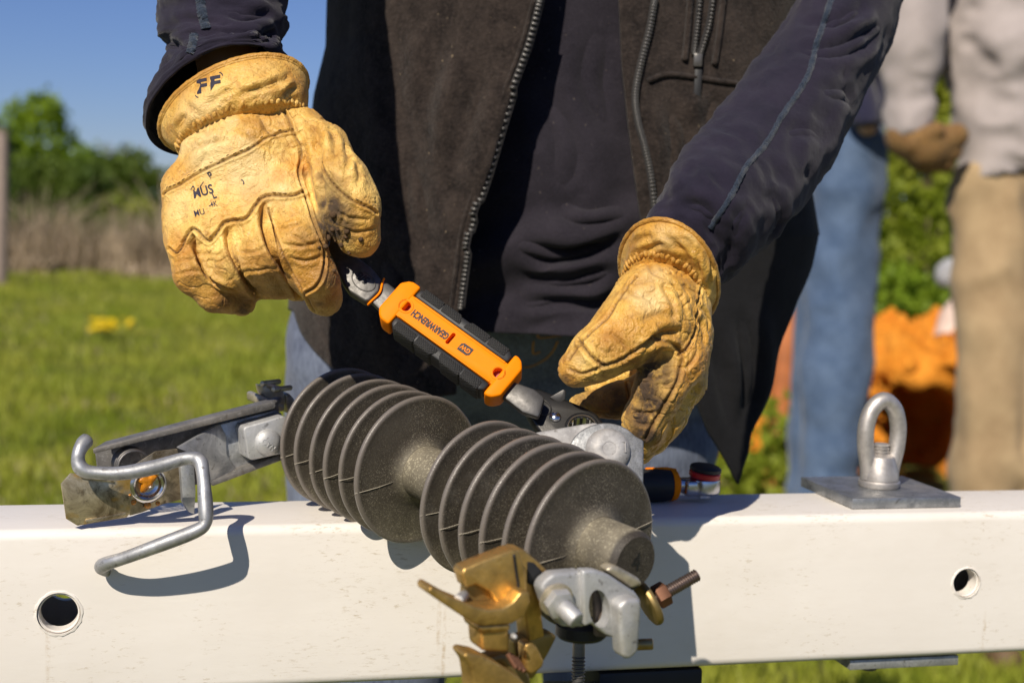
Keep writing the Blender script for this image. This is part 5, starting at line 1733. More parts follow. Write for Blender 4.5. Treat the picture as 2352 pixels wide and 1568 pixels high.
# boxed double letter print on the cuff, its lower part worn away
def frame_pts():
    # rounded box outline
    o_ = rrect(-36, 36, -24, 24, 7, 4); i_ = rrect(-33.6, 33.6, -21.6, 21.6, 5.0, 4)
    n = len(o_)
    v = np.array(o_ + i_); f = [(k, (k + 1) % n, n + (k + 1) % n, n + k) for k in range(n)]
    return v, f
print_on(cr_, gr, frame_pts(), 480, 196, 0, -.20, 'printed_frame', drop=lambda c: c[1] > -6 or (c[0] < -20))
print_on(cr_, gr, 'F', 463, 200, 42, -.20, bold=2.0, sx=1.25, shear=.15, drop=lambda c: c[1] > -14)
print_on(cr_, gr, 'F', 494, 193, 42, -.20, bold=2.0, sx=1.25, shear=.15, drop=lambda c: c[1] > -5)

# ---------------- glove on the lower hand (right in the photo)
def glove_l(P):
    d = px_cone(P, (1518, 672, 1.000), (1500, 745, .985), 76, 96)
    d = smin(d, px_cone(P, (1575, 690, 1.005), (1572, 800, .995), 60, 58), .012)
    d = smin(d, px_cone(P, (1530, 665, 1.008), (1526, 705, 1.0), 72, 88), .012)
    thumb = [(1490, 700, .985, 90), (1440, 765, .968, 76), (1375, 812, .958, 58), (1325, 848, .958, 44)]
    d = smin(d, chain(P, thumb, .010), .010)
    idx = [(1578, 770, 1.000, 54), (1562, 830, .985, 56), (1515, 890, .978, 56), (1482, 965, .982, 50), (1462, 1030, .996, 40)]
    d = smin(d, chain(P, idx, .007), .006)
    mid = [(1592, 800, 1.012, 42), (1576, 880, 1.000, 44), (1530, 960, .994, 42), (1500, 1010, 1.0, 34)]
    d = smin(d, chain(P, mid, .007), .004)
    ring = [(1560, 820, 1.03, 44), (1500, 890, 1.035, 44), (1420, 920, 1.020, 40), (1335, 932, 1.012, 30)]
    d = smin(d, chain(P, ring, .007), .004)
    pin = [(1550, 780, 1.045, 40), (1480, 840, 1.060, 36), (1410, 870, 1.06, 32), (1370, 890, 1.05, 28)]
    d = smin(d, chain(P, pin, .007), .004)
    d = smin(d, px_cone(P, (1530, 700, 1.02), (1530, 800, 1.03), 60, 55), .012)
    return d
lo, hi = bounds([(1270, 500, 1.0), (1690, 1060, 1.0), (1500, 800, .93), (1500, 800, 1.09)], .012)
vts, fcs = surface_net(glove_l, lo, hi, .0019)
gL = hand_mesh(vts, fcs, 'leather2', 'ochre leather glove with mud stained fingers beside the ratchet head')
seamsL = [([(1610, 665), (1604, 700), (1598, 735), (1592, 770), (1578, 800), (1560, 815)], .0013, .0012),
          ([(1461, 635), (1440, 660), (1420, 690), (1395, 730), (1360, 760), (1325, 800), (1308, 825)], .0013, .0009),
          ([(1330, 782), (1345, 805), (1362, 824), (1387, 838), (1420, 830), (1455, 808), (1480, 790), (1503, 773)], .0014, .0012),
          ([(1310, 848), (1335, 858), (1365, 850), (1386, 840)], .0012, .0009),
          ([(1514, 780), (1545, 790), (1566, 816), (1562, 850), (1550, 888), (1525, 930), (1500, 975), (1484, 1005)], .0014, .0014),
          ([(1441, 880), (1447, 930), (1448, 985), (1452, 1010)], .0012, .0009)]
creasesL = [([(1500, 785), (1525, 768), (1562, 762)], .0030, .0036), ([(1480, 800), (1500, 780), (1515, 770)], .0026, .0028), ([(1470, 740), (1510, 720), (1550, 730)], .0024, .0012), ([(1540, 640), (1565, 680), (1580, 730)], .0018, .0014), ([(1520, 650), (1545, 700), (1550, 740)], .0018, .0012), ([(1590, 720), (1612, 750), (1616, 790)], .0018, .0014), ([(1600, 700), (1622, 720), (1625, 760)], .0016, .0012),
            ([(1400, 760), (1430, 790), (1440, 810)], .0014, .0009), ([(1360, 790), (1385, 805), (1410, 812)], .0013, .0008), ([(1445, 910), (1480, 915), (1530, 905)], .0013, .0012), ([(1450, 940), (1480, 950), (1512, 945)], .0012, .0012), ([(1470, 860), (1500, 868), (1545, 858)], .0013, .0012), ([(1455, 965), (1475, 975), (1496, 972)], .0012, .0010), ([(1570, 850), (1590, 830), (1604, 800)], .0014, .0012), ([(1430, 660), (1470, 680), (1500, 670)], .0020, .0010), ([(1490, 600), (1500, 625), (1530, 640)], .0018, .0012)]
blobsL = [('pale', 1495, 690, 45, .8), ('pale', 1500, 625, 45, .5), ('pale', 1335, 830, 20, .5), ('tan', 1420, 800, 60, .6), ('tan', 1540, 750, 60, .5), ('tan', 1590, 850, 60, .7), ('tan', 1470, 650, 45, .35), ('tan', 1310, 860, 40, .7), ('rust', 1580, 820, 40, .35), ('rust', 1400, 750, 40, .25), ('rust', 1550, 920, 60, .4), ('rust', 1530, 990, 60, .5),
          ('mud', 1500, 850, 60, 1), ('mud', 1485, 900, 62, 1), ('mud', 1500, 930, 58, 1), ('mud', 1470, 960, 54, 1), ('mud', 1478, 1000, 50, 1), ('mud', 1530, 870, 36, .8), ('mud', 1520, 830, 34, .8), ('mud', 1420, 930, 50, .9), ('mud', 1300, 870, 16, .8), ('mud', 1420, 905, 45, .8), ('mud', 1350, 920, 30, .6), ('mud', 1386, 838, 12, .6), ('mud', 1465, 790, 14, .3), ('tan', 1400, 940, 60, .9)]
linesL = finish_glove(gL, seamsL, creasesL, .0008, blobsL, seed=23)
stitches(gL, [linesL[i] for i in (0, 2) if i < len(linesL)], gL, (.0019, False))
ringsL = [((1537, 630, 1.010), (104, 70, .0), (40, -104, -.040)), ((1535, 637, 1.008), (101, 65, .0), (38, -98, -.040)), ((1531, 650, 1.006), (95, 56, 0), (34, -82, -.036)), ((1526, 664, 1.004), (90, 46, 0), (26, -66, -.026)), ((1518, 690, 1.002), (74, 36, 0), (18, -56, -.012))]
cuff(ringsL, 120, 8, 24, 56, .0016, .0017, 'leather2', gL, 9, .0020, [('pale', 1530, 550, 40, .4), ('tan', 1450, 570, 40, .6), ('tan', 1650, 620, 50, .5), ('pale', 1590, 540, 30, .4)],
    [([(1616, 545), (1608, 575), (1602, 600), (1612, 640)], .0013, .0014), ([(1520, 535), (1545, 555), (1575, 580)], .0022, .0020), ([(1630, 580), (1635, 620), (1625, 655)], .0020, .0020), ([(1450, 560), (1480, 545), (1510, 550)], .0020, .0016), ([(1490, 570), (1520, 560), (1545, 575)], .0016, .0014), ([(1560, 540), (1585, 560), (1600, 590)], .0016, .0014)])
# ------------------------------------------------------------------ the worker's clothes and body
TD = 1.40                                             # depth of the spine
def axz(v): return W(1240, v, TD)[2]
TC = W(1245, 500, TD); TC[2] = 0
def zv(z):                                            # photo row of a height on the spine axis
    return 784 + (axz(784) - z) * FPX / TD
def interp(x, xs, ys): return np.interp(x, xs, ys)
def vest_ab(z, right):
    v = interp(z, [axz(1200), axz(-600)], [1200, -600])
    aL = interp(v, [-500, 0, 130, 240, 450, 700, 900], [.205, .212, .214, .226, .236, .248, .25])
    aR = interp(v, [-500, 0, 200, 400, 520, 700, 900, 1120], [.235, .252, .252, .260, .272, .262, .25, .235])
    bb = interp(v, [-500, 0, 400, 700, 900, 1120], [.135, .142, .150, .150, .140, .130])
    return np.where(right, aR, aL), bb
def tpoint(th, z, a, b_):
    return TC + RH * (a * math.sin(th)) - FH * (b_ * math.cos(th)) + np.array([0, 0, z])
def hit_vest(u, v, inset=0.0):
    """angle and height where the sight line meets the vest shell"""
    d = ray(u, v); z = axz(v)
    for _ in range(12):
        right = (u > 1245)
        a, b_ = vest_ab(z, right); a = float(a) - inset; b_ = float(b_) - inset
        o = CAM - TC
        ox, oy = o @ RH, -(o @ FH); dx, dy = d @ RH, -(d @ FH)
        A = (dx / a) ** 2 + (dy / b_) ** 2; B = 2 * (ox * dx / a ** 2 + oy * dy / b_ ** 2); Cc = (ox / a) ** 2 + (oy / b_) ** 2 - 1
        disc = B * B - 4 * A * Cc
        if disc < 0: t = -B / (2 * A)
        else: t = (-B - math.sqrt(disc)) / (2 * A)
        P = CAM + d * t
        z = z * .4 + P[2] * .6
    x, y = (P - TC) @ RH / a, -((P - TC) @ FH) / b_
    return math.atan2(x, y), P[2], P
def fold_disp(P, th, z, seed, amp):
    q = np.stack([th * 1.6, z * 3.0, th * 0], -1).reshape(-1, 3)
    return amp * (vnoise(q, 1.2, seed, 2) + .5 * vnoise(np.stack([q[:, 0] * 3, q[:, 1] * .6, q[:, 2]], 1), 1.0, seed + 4)).reshape(th.shape)
def vest_panel(edge, hem, right, label, seed):
    eh = [hit_vest(u, v) for u, v in edge]
    ez = np.array([h[1] for h in eh]); et = np.array([h[0] for h in eh]); o = np.argsort(ez); ez, et = ez[o], et[o]
    te = lambda z: np.interp(z, ez, et)
    far = math.pi if right else -math.pi
    hh = [hit_vest(u, v) for u, v in hem]
    hs = np.array([np.clip((h[0] - te(h[1])) / (far - te(h[1])), 0, 1) for h in hh]); hz = np.array([h[1] for h in hh])
    o = np.argsort(hs); hs, hz = hs[o], hz[o]
    ns, nt = 150, 150
    ztop = axz(-560)
    S = np.linspace(0, 1, ns) ** 1.25; T = np.linspace(0, 1, nt)
    zh = np.interp(S, hs, hz)
    Z = ztop + T[None, :] * (zh[:, None] - ztop)
    TH = te(Z) + S[:, None] * (far - te(Z))
    a, b_ = vest_ab(Z, np.full(Z.shape, right))
    dsp = fold_disp(None, TH, Z, seed, .0055)
    # soft roll back at the free edge
    roll = np.exp(-(S[:, None] * 14) ** 2) * .004
    a = a + dsp; b_ = b_ + dsp + roll
    P = TC + RH * (a * np.sin(TH))[..., None] - FH * (b_ * np.cos(TH))[..., None] + np.array([0, 0, 1.0]) * Z[..., None]
    mb = MB(); mb.grid(P, flip=not right)
    q = mb.build('vest', M['fleece'], worker, True)
    solidify(q, .0045, -1)
    q['label'] = label
    return q, te
edgeL = [(1300, -500), (1243, 0), (1215, 105), (1168, 230), (1120, 390), (1080, 515), (1062, 620), (1050, 715), (1046, 800), (1046, 900)]
hemL = [(1046, 905), (1000, 912), (900, 900), (830, 882), (765, 850), (722, 810), (692, 768), (672, 715)]
vestL, teL = vest_panel(edgeL, hemL, False, 'shadowed left half of the black brown fleece vest', 3)
# the loose flap is coloured black on its lower outer faces
edgeR = [(1425, -500), (1424, 0), (1430, 140), (1446, 290), (1460, 400), (1478, 520), (1510, 680), (1560, 820), (1595, 890), (1642, 1000), (1700, 1112)]
hemR = [(1700, 1112), (1722, 1040), (1745, 950), (1772, 860), (1792, 780), (1826, 690), (1862, 610), (1878, 540)]
vestR, teR = vest_panel(edgeR, hemR, True, 'loose right half of the vest hanging open with its hem flared', 8)
BV = {}
def vest_pt(vest, u, v, off):
    if vest.name not in BV: BV[vest.name] = bvh_of(vest)
    h, n = cast(BV[vest.name], u, v)
    if h is None: return hit_vest(u, v, -off)[2]
    return h + n * off
vestR.data.materials.append(M['flap_black'])
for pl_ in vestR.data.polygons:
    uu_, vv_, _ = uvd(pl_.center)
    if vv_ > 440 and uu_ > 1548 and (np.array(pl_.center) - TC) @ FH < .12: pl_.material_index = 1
def teeth_line(pts, step, size, vest, name, sgn=1, inset=-.0012):
    P2 = smooth_path([np.array([u, v, 0.]) for u, v in pts], 10)
    L = [vest_pt(vest, q[0], q[1], .0022) for q in P2]
    mb = MB(); acc = 0; k = 0; tp = MB()
    side = []
    for a, b_ in zip(L[:-1], L[1:]):
        n_ = max(1, int(np.linalg.norm(b_ - a) / step)); t = nrm(b_ - a)
        for i in range(n_):
            p = a + (b_ - a) * (i / n_)
            out = nrm((p - TC) * np.array([1, 1, 0]))
            w = nrm(np.cross(t, out))
            mb.box(p + out * size * .3, (w, t, out), (size * .95, step * .33, size * .55), size * .25, 1)
        out = nrm((a - TC) * np.array([1, 1, 0])); w = nrm(np.cross(t, out)); side.append([a - w * size * 1.5 * sgn - out * .0012, a - out * .0009, a + w * size * 1.2 * sgn - out * .0012])
    q = mb.build(name, M['zipm'], vest, True); q['kind'] = 'stuff'
    t2 = MB(); t2.grid(side); r = t2.build('zip_tape', M['ziptape'], vest, True); solidify(r, .0008, 0)
teeth_line([(1241, 0), (1213, 105), (1168, 230), (1120, 390), (1080, 515), (1063, 620), (1051, 712)], .0040, .0026, vestL, 'zip_teeth', 1)
teeth_line([(1502, 0), (1490, 70), (1470, 150), (1458, 220), (1464, 280), (1480, 340), (1494, 410), (1503, 490)], .0042, .0027, vestR, 'zip_teeth', 1)
teeth_line([(1608, -20), (1600, 60), (1592, 130)], .0040, .0024, vestR, 'pocket_zip_teeth', 1)
teeth_line([(1638, -20), (1627, 60), (1605, 132)], .0040, .0024, vestR, 'pocket_zip_teeth', -1)
def on_vest(pts, r, name, mat, vest, inset=-.004):
    mb = MB(); mb.tube([vest_pt(vest, q[0], q[1], r * .35) for q in smooth_path([np.array([u, v, 0.]) for u, v in pts], 8)], r, 8)
    return mb.build(name, M[mat], vest, True)
on_vest([(1488, 186), (1530, 172), (1580, 176), (1640, 186), (1690, 192)], .0026, 'pocket_seam', 'fleece', vestR, -.003)
on_vest([(1586, -20), (1580, 60), (1572, 140)], .0030, 'pocket_edge', 'fleece', vestR, -.004)
on_vest([(1662, -20), (1652, 70), (1640, 150)], .0030, 'pocket_edge', 'fleece', vestR, -.004)
on_vest([(1226, 0), (1198, 105), (1152, 230), (1104, 390), (1064, 515), (1048, 620), (1036, 712)], .0022, 'edge_piping', 'fleece', vestL, -.003)
p = vest_pt(vestR, 1600, 140, .003)
mb = MB(); mb.box(p, (RH, FH, (0, 0, 1)), (.004, .003, .006), .0015, 2); mb.build('zip_slider', M['zipm'], vestR)
mb = MB(); mb.box(p - np.array([0, 0, .026]) + RH * .001, (RH, FH, (0, 0, 1)), (.0034, .0012, .018), .001, 2); mb.build('pull_tab', M['blackpl'], vestR)

# shirt
def shirt():
    n, m = 260, 300
    TH = np.linspace(-math.pi, math.pi, n)[:, None] * np.ones((1, m)); V = np.linspace(-600, 752, m)[None, :] * np.ones((n, 1))
    Z = np.interp(V, [-600, 1200], [axz(-600), axz(1200)])
    a = np.interp(V, [-600, 0, 500, 752], [.175, .178, .180, .182]); b_ = np.interp(V, [-600, 0, 450, 752], [.080, .088, .096, .098])
    f = fold_disp(None, TH, Z, 21, .007)
    # gathers above the waist
    wv = np.clip((V - 400) / 160, 0, 1)
    ph = V / 40.0 + 1.2 * np.sin(TH * 2.2 + .4) + .8 * vnoise(np.stack([TH * 3, V / 160, V * 0], -1).reshape(-1, 3), 1.0, 31, 2).reshape(V.shape)
    f = f + wv * .0115 * (np.sin(ph) * .6 + .4 * np.sin(ph * 1.9 + TH * 3))
    P = TC + RH * ((a + f) * np.sin(TH))[..., None] - FH * ((b_ + f) * np.cos(TH))[..., None] + np.array([0, 0, 1.0]) * Z[..., None]
    mb = MB(); mb.grid(P, flip=True)
    q = mb.build('shirt', M['shirt'], worker, True); solidify(q, .002, -1)
    q['label'] = 'dark jersey shirt showing in the open vest'
    return q
def press(o, creases):
    bv = bvh_of(o); A = get_co(o); Nn = get_no(o); d = np.zeros(len(A))
    for pts, w, dp in creases:
        L = trace(bv, pts)
        if len(L) < 2: continue
        r, ar, tot = dist_poly(A, L, w * 5)
        fade = np.where(r < 1e8, np.clip(np.minimum(ar, tot - ar) / (tot * .35 + 1e-6), 0, 1), 0)
        d += fade * (-dp * np.exp(-(r / w) ** 2) + dp * .7 * np.exp(-((r - 2 * w) / (w * 1.2)) ** 2))
    sgn = 1.0
    set_co(o, A + Nn * d[:, None])
press(shirt(), [([(1180, 560), (1290, 585), (1440, 540)], .008, .010), ([(1200, 640), (1310, 650), (1420, 610)], .007, .010), ([(1190, 700), (1300, 690), (1400, 700)], .006, .008), ([(1280, 470), (1350, 500), (1440, 480)], .010, .008), ([(1260, 200), (1300, 330), (1290, 440)], .012, .006), ([(1380, 60), (1360, 200), (1400, 330)], .012, .006)])
press(vestL, [([(905, 60), (930, 300), (985, 640)], .014, .007), ([(1010, 60), (985, 260), (1000, 470)], .012, .006), ([(1120, 120), (1060, 300), (1020, 500)], .012, .006), ([(860, 560), (920, 700), (940, 850)], .014, .008)])
press(vestR, [([(1540, 220), (1560, 330), (1545, 430)], .010, .006), ([(1650, 210), (1640, 260), (1600, 320)], .010, .006), ([(1700, 700), (1720, 850), (1705, 1000)], .010, .008), ([(1640, 760), (1660, 880), (1680, 1000)], .008, .006)])
BV.clear()

# sleeves
def sleeve(rings, nseg, per, seed, label, amp, mouth=True, creases=()):
    P = ring_sleeve(rings, nseg, per)
    n, m = P.shape[:2]
    out, N_ = thicken(P, .0022)
    base = P.reshape(-1, 3); arc = np.repeat(np.arange(n) / per, m); an = np.tile(2 * np.pi * np.arange(m) / m, n)
    q = np.stack([np.cos(an) * 1.0 + arc * .3, np.sin(an) * 1.0, arc * 1.5], 1)
    f = amp * (vnoise(q, 1.5, seed, 3) + .6 * (1 - 2 * np.abs(vnoise(q, 2.4, seed + 3, 2))))
    f *= np.clip(arc * 1.2, .12, 1) if mouth else 1
    P2 = P + (f.reshape(n, m, 1)) * N_
    out, _ = thicken(P2, .0022)
    mb = MB(); mb.grid(out, close_v=True)
    o = fix_normals(mb.build('sleeve', M['navy'], worker, True))
    o['label'] = label
    if creases:
        bv = bvh_of(o); A = get_co(o); Nn = get_no(o); d = np.zeros(len(A))
        for pts, w, dp in creases:
            L = trace(bv, pts)
            if len(L) < 2: continue
            r, ar, tot = dist_poly(A, L)
            fade = np.clip(np.minimum(ar, tot - ar) / (tot * .3 + 1e-6), 0, 1)
            d += fade * (-dp * np.exp(-(r / w) ** 2) + dp * .7 * np.exp(-((r - 2 * w) / (w * 1.2)) ** 2))
        set_co(o, A + Nn * d[:, None])
    return o
slR = sleeve([((500, 228, 1.030), (166, -70, 0), (-26, -110, -.046)), ((501, 205, 1.034), (163, -62, 0), (-26, -102, -.048)), ((508, 150, 1.045), (140, -26, 0), (-6, -60, -.050)), ((512, 112, 1.052), (127, -8, 0), (0, -38, -.048)),
              ((511, 55, 1.062), (147, 2, 0), (0, -24, -.050)), ((506, -40, 1.075), (150, 0, 0), (0, -16, -.052)), ((500, -260, 1.10), (158, 0, 0), (0, -12, -.054)),
              ((500, -480, 1.12), (158, 6, 0), (0, -14, -.056)), ((500, -680, 1.125), (150, 60, 0), (0, -12, -.060)), ((620, -790, 1.18), (110, 130, 0), (0, -12, -.062)), ((700, -720, 1.27), (60, 150, 0), (0, -10, -.064)), ((900, -600, 1.36), (60, 160, 0), (0, -10, -.070))],
             96, 10, 41, 'dark navy sleeve with its turned hem round the pale glove', .0026, True,
             [([(375, 95), (430, 112), (500, 100)], .003, .003), ([(640, 60), (600, 90), (560, 95)], .004, .004), ([(500, 20), (560, 40), (640, 30)], .004, .003), ([(395, 150), (440, 110), (520, 96), (590, 108), (640, 140)], .0012, .0008)])
slL = sleeve([((1545, 618, 1.008), (66, 48, 0), (30, -62, -.016)), ((1572, 578, 1.016), (80, 64, 0), (34, -66, -.024)), ((1625, 510, 1.030), (98, 84, 0), (34, -60, -.042)), ((1690, 432, 1.060), (112, 84, 0), (30, -50, -.046)), ((1752, 352, 1.095), (120, 78, 0), (20, -40, -.048)),
              ((1830, 240, 1.140), (122, 58, 0), (12, -34, -.050)), ((1895, 130, 1.185), (118, 40, 0), (6, -28, -.052)), ((1950, 20, 1.225), (116, 22, 0), (0, -20, -.055)), ((1975, -160, 1.27), (120, 4, 0), (0, -16, -.058)), ((1940, -330, 1.31), (125, -20, 0), (0, -12, -.060)), ((1820, -500, 1.35), (105, -90, 0), (0, -10, -.064)), ((1620, -600, 1.38), (70, -150, 0), (0, -10, -.070))],
             96, 10, 52, 'dark navy sleeve reaching down into the ochre glove', .0026, False,
             [([(1820, 100), (1870, 120), (1950, 110), (2030, 60)], .006, .007), ([(1840, 50), (1900, 60), (1990, 20)], .005, .005), ([(1770, 430), (1790, 500), (1740, 590)], .005, .003), ([(1700, 560), (1690, 520), (1720, 470)], .005, .002), ([(1900, 330), (1850, 300), (1800, 310)], .005, .003), ([(1880, 210), (1940, 220), (1958, 260)], .006, .004), ([(1560, 470), (1610, 480), (1650, 520)], .004, .003), ([(1640, 300), (1700, 310), (1740, 340)], .004, .002)])
def seam_strip(o, pts, w, name):
    bv = bvh_of(o); L = smooth_path([np.array([*p, 0.]) for p in pts], 16); rows = []
    for i, p in enumerate(L):
        t = nrm(L[min(i + 1, len(L) - 1)] - L[max(i - 1, 0)]); s = np.array([-t[1], t[0]])
        r = []
        for k in (-1, -.5, 0, .5, 1):
            wj = w * (.78 + .3 * random.random())
            h, n = cast(bv, p[0] + s[0] * wj * k, p[1] + s[1] * wj * k)
            if h is None: break
            r.append(h + n * ((.0010 + .0009 * random.random()) if abs(k) < 1 else .0002))
        if len(r) == 5: rows.append(r)
    if len(rows) > 1:
        mb = MB(); mb.grid(rows); mb.build(name, M['seamblue'], o, True)
seam_strip(slR, [(459, -10), (464, 26), (471, 56), (474, 66)], 12, 'seam_tape')
seam_strip(slR, [(446, 78), (443, 100), (436, 124)], 11, 'seam_tape')
seam_strip(slL, [(1632, 524), (1681, 447), (1713, 385), (1759, 331), (1798, 264), (1833, 214), (1860, 163), (1876, 101), (1895, 43), (1911, -8)], 7.5, 'seam_tape')

# jeans
hipz = axz(700)
def leg_pts(u, D, kd):
    P0 = W(u, 780, D)
    kn = P0 * 1.0; kn[2] = .50; an = P0 * 1.0; an[2] = .10
    kn = kn - FH * kd
    return P0, kn, an
LL = leg_pts(868, 1.52, .0); LR = leg_pts(1455, 1.53, .0)
def jeans_f(P):
    c = TC + FH * .11 + np.array([0, 0, hipz - .03])
    d = d_cone(P, c - RH * .075, c + RH * .085, .115, .115)
    d = smin(d, d_cone(P, c - RH * .06 + np.array([0, 0, .05]) - FH * .04, c + RH * .06 + np.array([0, 0, .10]) - FH * .06, .125, .12), .04)
    for (a, k, b_) in (LL, LR):
        d = smin(d, smin(d_cone(P, a, k, .098, .078), d_cone(P, k, b_, .078, .066), .03), .03)
    d = np.maximum(d, P[:, 2] - (hipz + .10))
    d = np.maximum(d, .075 - P[:, 2])
    f = .0035 * vnoise(P * np.array([1, 1, 2.2]), 11, 61, 2) + .003 * (1 - 2 * np.abs(vnoise(P * np.array([1, 1, 2.5]), 7, 63, 2)))
    return d - f
lo = np.minimum(LL[2], LR[2]) - np.array([.35, .36, .06]); hi = np.maximum(LL[0], LR[0]) + np.array([.35, .30, .40])
v_, f_ = surface_net(jeans_f, lo, hi, .0095)
jn = mesh_obj('jeans', v_, f_, M['jeans'], worker, True); jn['label'] = 'faded blue denim jeans'
subdivide(jn, 1)
bj = bvh_of(jn)
for pts in ([(1203, 843), (1222, 840), (1250, 826), (1269, 807), (1281, 783)], [(1225, 783), (1225, 811), (1241, 807)], [(1240, 760), (1238, 775), (1290, 770)]):
    L = trace(bj, pts, 8)
    if len(L) > 1:
        mb = MB(); mb.tube(L, .0011, 6); mb.build('pocket_stitching', M['thread'], jn, True)

# one continuous body inside the clothes, head above the frame
nk = TC - FH * .06 + np.array([0, 0, axz(-720)]); hd_c = nk + np.array([0, 0, .19]) - FH * .05
shL, shR = W(880, -590, 1.36), W(1620, -590, 1.38)
def limb_pts(ringlist): return [W(*c[0]) for c in ringlist]
armR = [shL, W(720, -720, 1.28), W(520, -680, 1.14), W(508, -40, 1.085), W(530, 260, 1.032), W(575, 420, 1.02)]
armL = [shR, W(1820, -500, 1.36), W(1965, -160, 1.29), W(1845, 220, 1.165), W(1690, 432, 1.085), W(1530, 680, 1.02)]
def body_f(P):
    z0, z1 = axz(640), axz(-480)
    d = d_cone(P, TC + FH * .03 + np.array([0, 0, z0]), TC + FH * .01 + np.array([0, 0, z1]), .10, .105, (FH, 1.45))
    d = smin(d, d_cone(P, shL, shR, .062, .062), .05)
    d = smin(d, d_cone(P, nk - np.array([0, 0, .10]), nk + np.array([0, 0, .08]) - FH * .03, .062, .055), .03)
    d = smin(d, d_cone(P, hd_c + np.array([0, 0, .02]) + FH * .015, hd_c - FH * .02 - np.array([0, 0, .05]), .092, .070), .03)
    d = smin(d, d_cone(P, hd_c - FH * .105 + np.array([0, 0, .005]), hd_c - FH * .118 - np.array([0, 0, .025]), .010, .016), .012)
    for s in (-1, 1):
        d = smin(d, d_cone(P, hd_c + RH * s * .088 + np.array([0, 0, .015]), hd_c + RH * s * .092 - np.array([0, 0, .03]), .014, .010), .008)
    d = smin(d, d_cone(P, hd_c - FH * .095 - np.array([.0, 0, .065]) - RH * .02, hd_c - FH * .095 - np.array([0, 0, .065]) + RH * .02, .008, .008), .01)
    for A, rs in ((armR, (.050, .042, .036, .026, .022, .016)), (armL, (.050, .042, .028, .024, .020, .014))):
        for i in range(5):
            d = smin(d, d_cone(P, A[i], A[i + 1], rs[i], rs[i + 1]), .015)
    c = TC + FH * .11 + np.array([0, 0, hipz - .03])
    d = smin(d, d_cone(P, c - RH * .06, c + RH * .06, .095, .095), .05)
    for (a, k, b_) in (LL, LR):
        d = smin(d, smin(d_cone(P, a, k, .075, .055), d_cone(P, k, b_, .055, .04), .03), .03)
        d = smin(d, d_cone(P, b_ - np.array([0, 0, .04]), b_ - np.array([0, 0, .055]) - FH * .13, .04, .03), .03)
    return d
lo = TC + np.array([-.75, -.60, 0.0]); hi = TC + np.array([.75, .40, hd_c[2] + .15])
v_, f_ = surface_net(body_f, lo, hi, .012)
bd = mesh_obj('body', v_, f_, M['skin'], worker, True)
def hair_f(P):
    d = d_cone(P, hd_c + np.array([0, 0, .035]) + FH * .02, hd_c + FH * .045 - np.array([0, 0, .04]), .096, .075)
    return np.maximum(d, -((P - hd_c) @ FH) - .065 + .0 * d) 
v_, f_ = surface_net(hair_f, hd_c - .17, hd_c + .17, .006)
mesh_obj('hair', v_, f_, M['boot'], worker, True)
for (a, k, b_), nm in ((LL, 'boot'), (LR, 'boot')):
    mb = MB(); c = b_ * 1.0; c[2] = 0
    def boot_f(P, c=c):
        d = d_cone(P, c + np.array([0, 0, .20]), c + np.array([0, 0, .07]) + FH * .02, .055, .055)
        d = smin(d, d_cone(P, c + np.array([0, 0, .055]) + FH * .04, c + np.array([0, 0, .045]) - FH * .19, .05, .045), .03)
        return np.maximum(d, .004 - P[:, 2])
    v_, f_ = surface_net(boot_f, c + np.array([-.3, -.3, -.02]), c + np.array([.3, .3, .30]), .01)
    mesh_obj('boot', v_, f_, M['boot'], worker, True)

# ------------------------------------------------------------------ helpers behind
def clothes(name, f, lo, hi, h, mat, parent, fold=.006, seed=0, stretch=(1, 1, 2)):
    def g(P):
        Q = P * np.array(stretch)
        Q = Q + .05 * np.stack([vnoise(P, 4, seed + 9), vnoise(P, 4, seed + 10), vnoise(P, 4, seed + 11)], 1)
        return f(P) - fold * (.30 * vnoise(Q, 5, seed, 2) + .70 * (.35 - np.abs(vnoise(Q, 7.5, seed + 3))) + .45 * (.35 - np.abs(vnoise(Q, 15, seed + 5))))
    v, q = surface_net(g, lo, hi, h)
    return mesh_obj(name, v, q, M[mat], parent, True)
def caps(P, segs, k=.03):
    d = None
    for a, b_, ra, rb in segs:
        c = d_cone(P, a, b_, ra, rb)
        d = c if d is None else smin(d, c, k)
    return d
up = np.array([0, 0, 1.0])
# in blue jeans, half hidden behind the worker's arm
D2 = 4.25
p2 = empty('person', G(gx(1918, D2), D2, 0), 'helper in blue jeans and dark blue shirt half hidden behind the navy sleeve', 'person')
B2 = W(1918, 900, D2) * np.array([1, 1, 0]); hz2 = W(1918, 300, D2)[2]
def at2(r, a, z): return B2 + RH * r + FH * a + up * z
j2 = [(at2(.0, 0, hz2 - .04), at2(-.005, -.01, .50), .110, .094), (at2(-.005, -.01, .50), at2(-.025, .0, .08), .092, .080), (at2(.02, .22, hz2 - .04), at2(.02, .24, .5), .110, .094), (at2(.02, .24, .5), at2(.0, .27, .08), .092, .080), (at2(0, .04, hz2 + .03), at2(.01, .18, hz2 + .03), .10, .10)]
clothes('jeans', lambda P: np.maximum(np.maximum(caps(P, j2), P[:, 2] - hz2 - .03), .06 - P[:, 2]), B2 + np.array([-.35, -.3, 0]), B2 + np.array([.4, .65, hz2 + .2]), .016, 'jeans2', p2, .028, 71, (1, 1, .8))
t2 = [(at2(0, .1, hz2 + .02), at2(0, .1, hz2 + .50), .135, .16), (at2(-.02, -.08, hz2 + .46), at2(-.06, -.20, hz2 + .20), .06, .055), (at2(-.06, -.2, hz2 + .2), at2(.02, -.13, hz2 + .0), .052, .045), (at2(0, .28, hz2 + .46), at2(0, .36, hz2 + .18), .06, .055)]
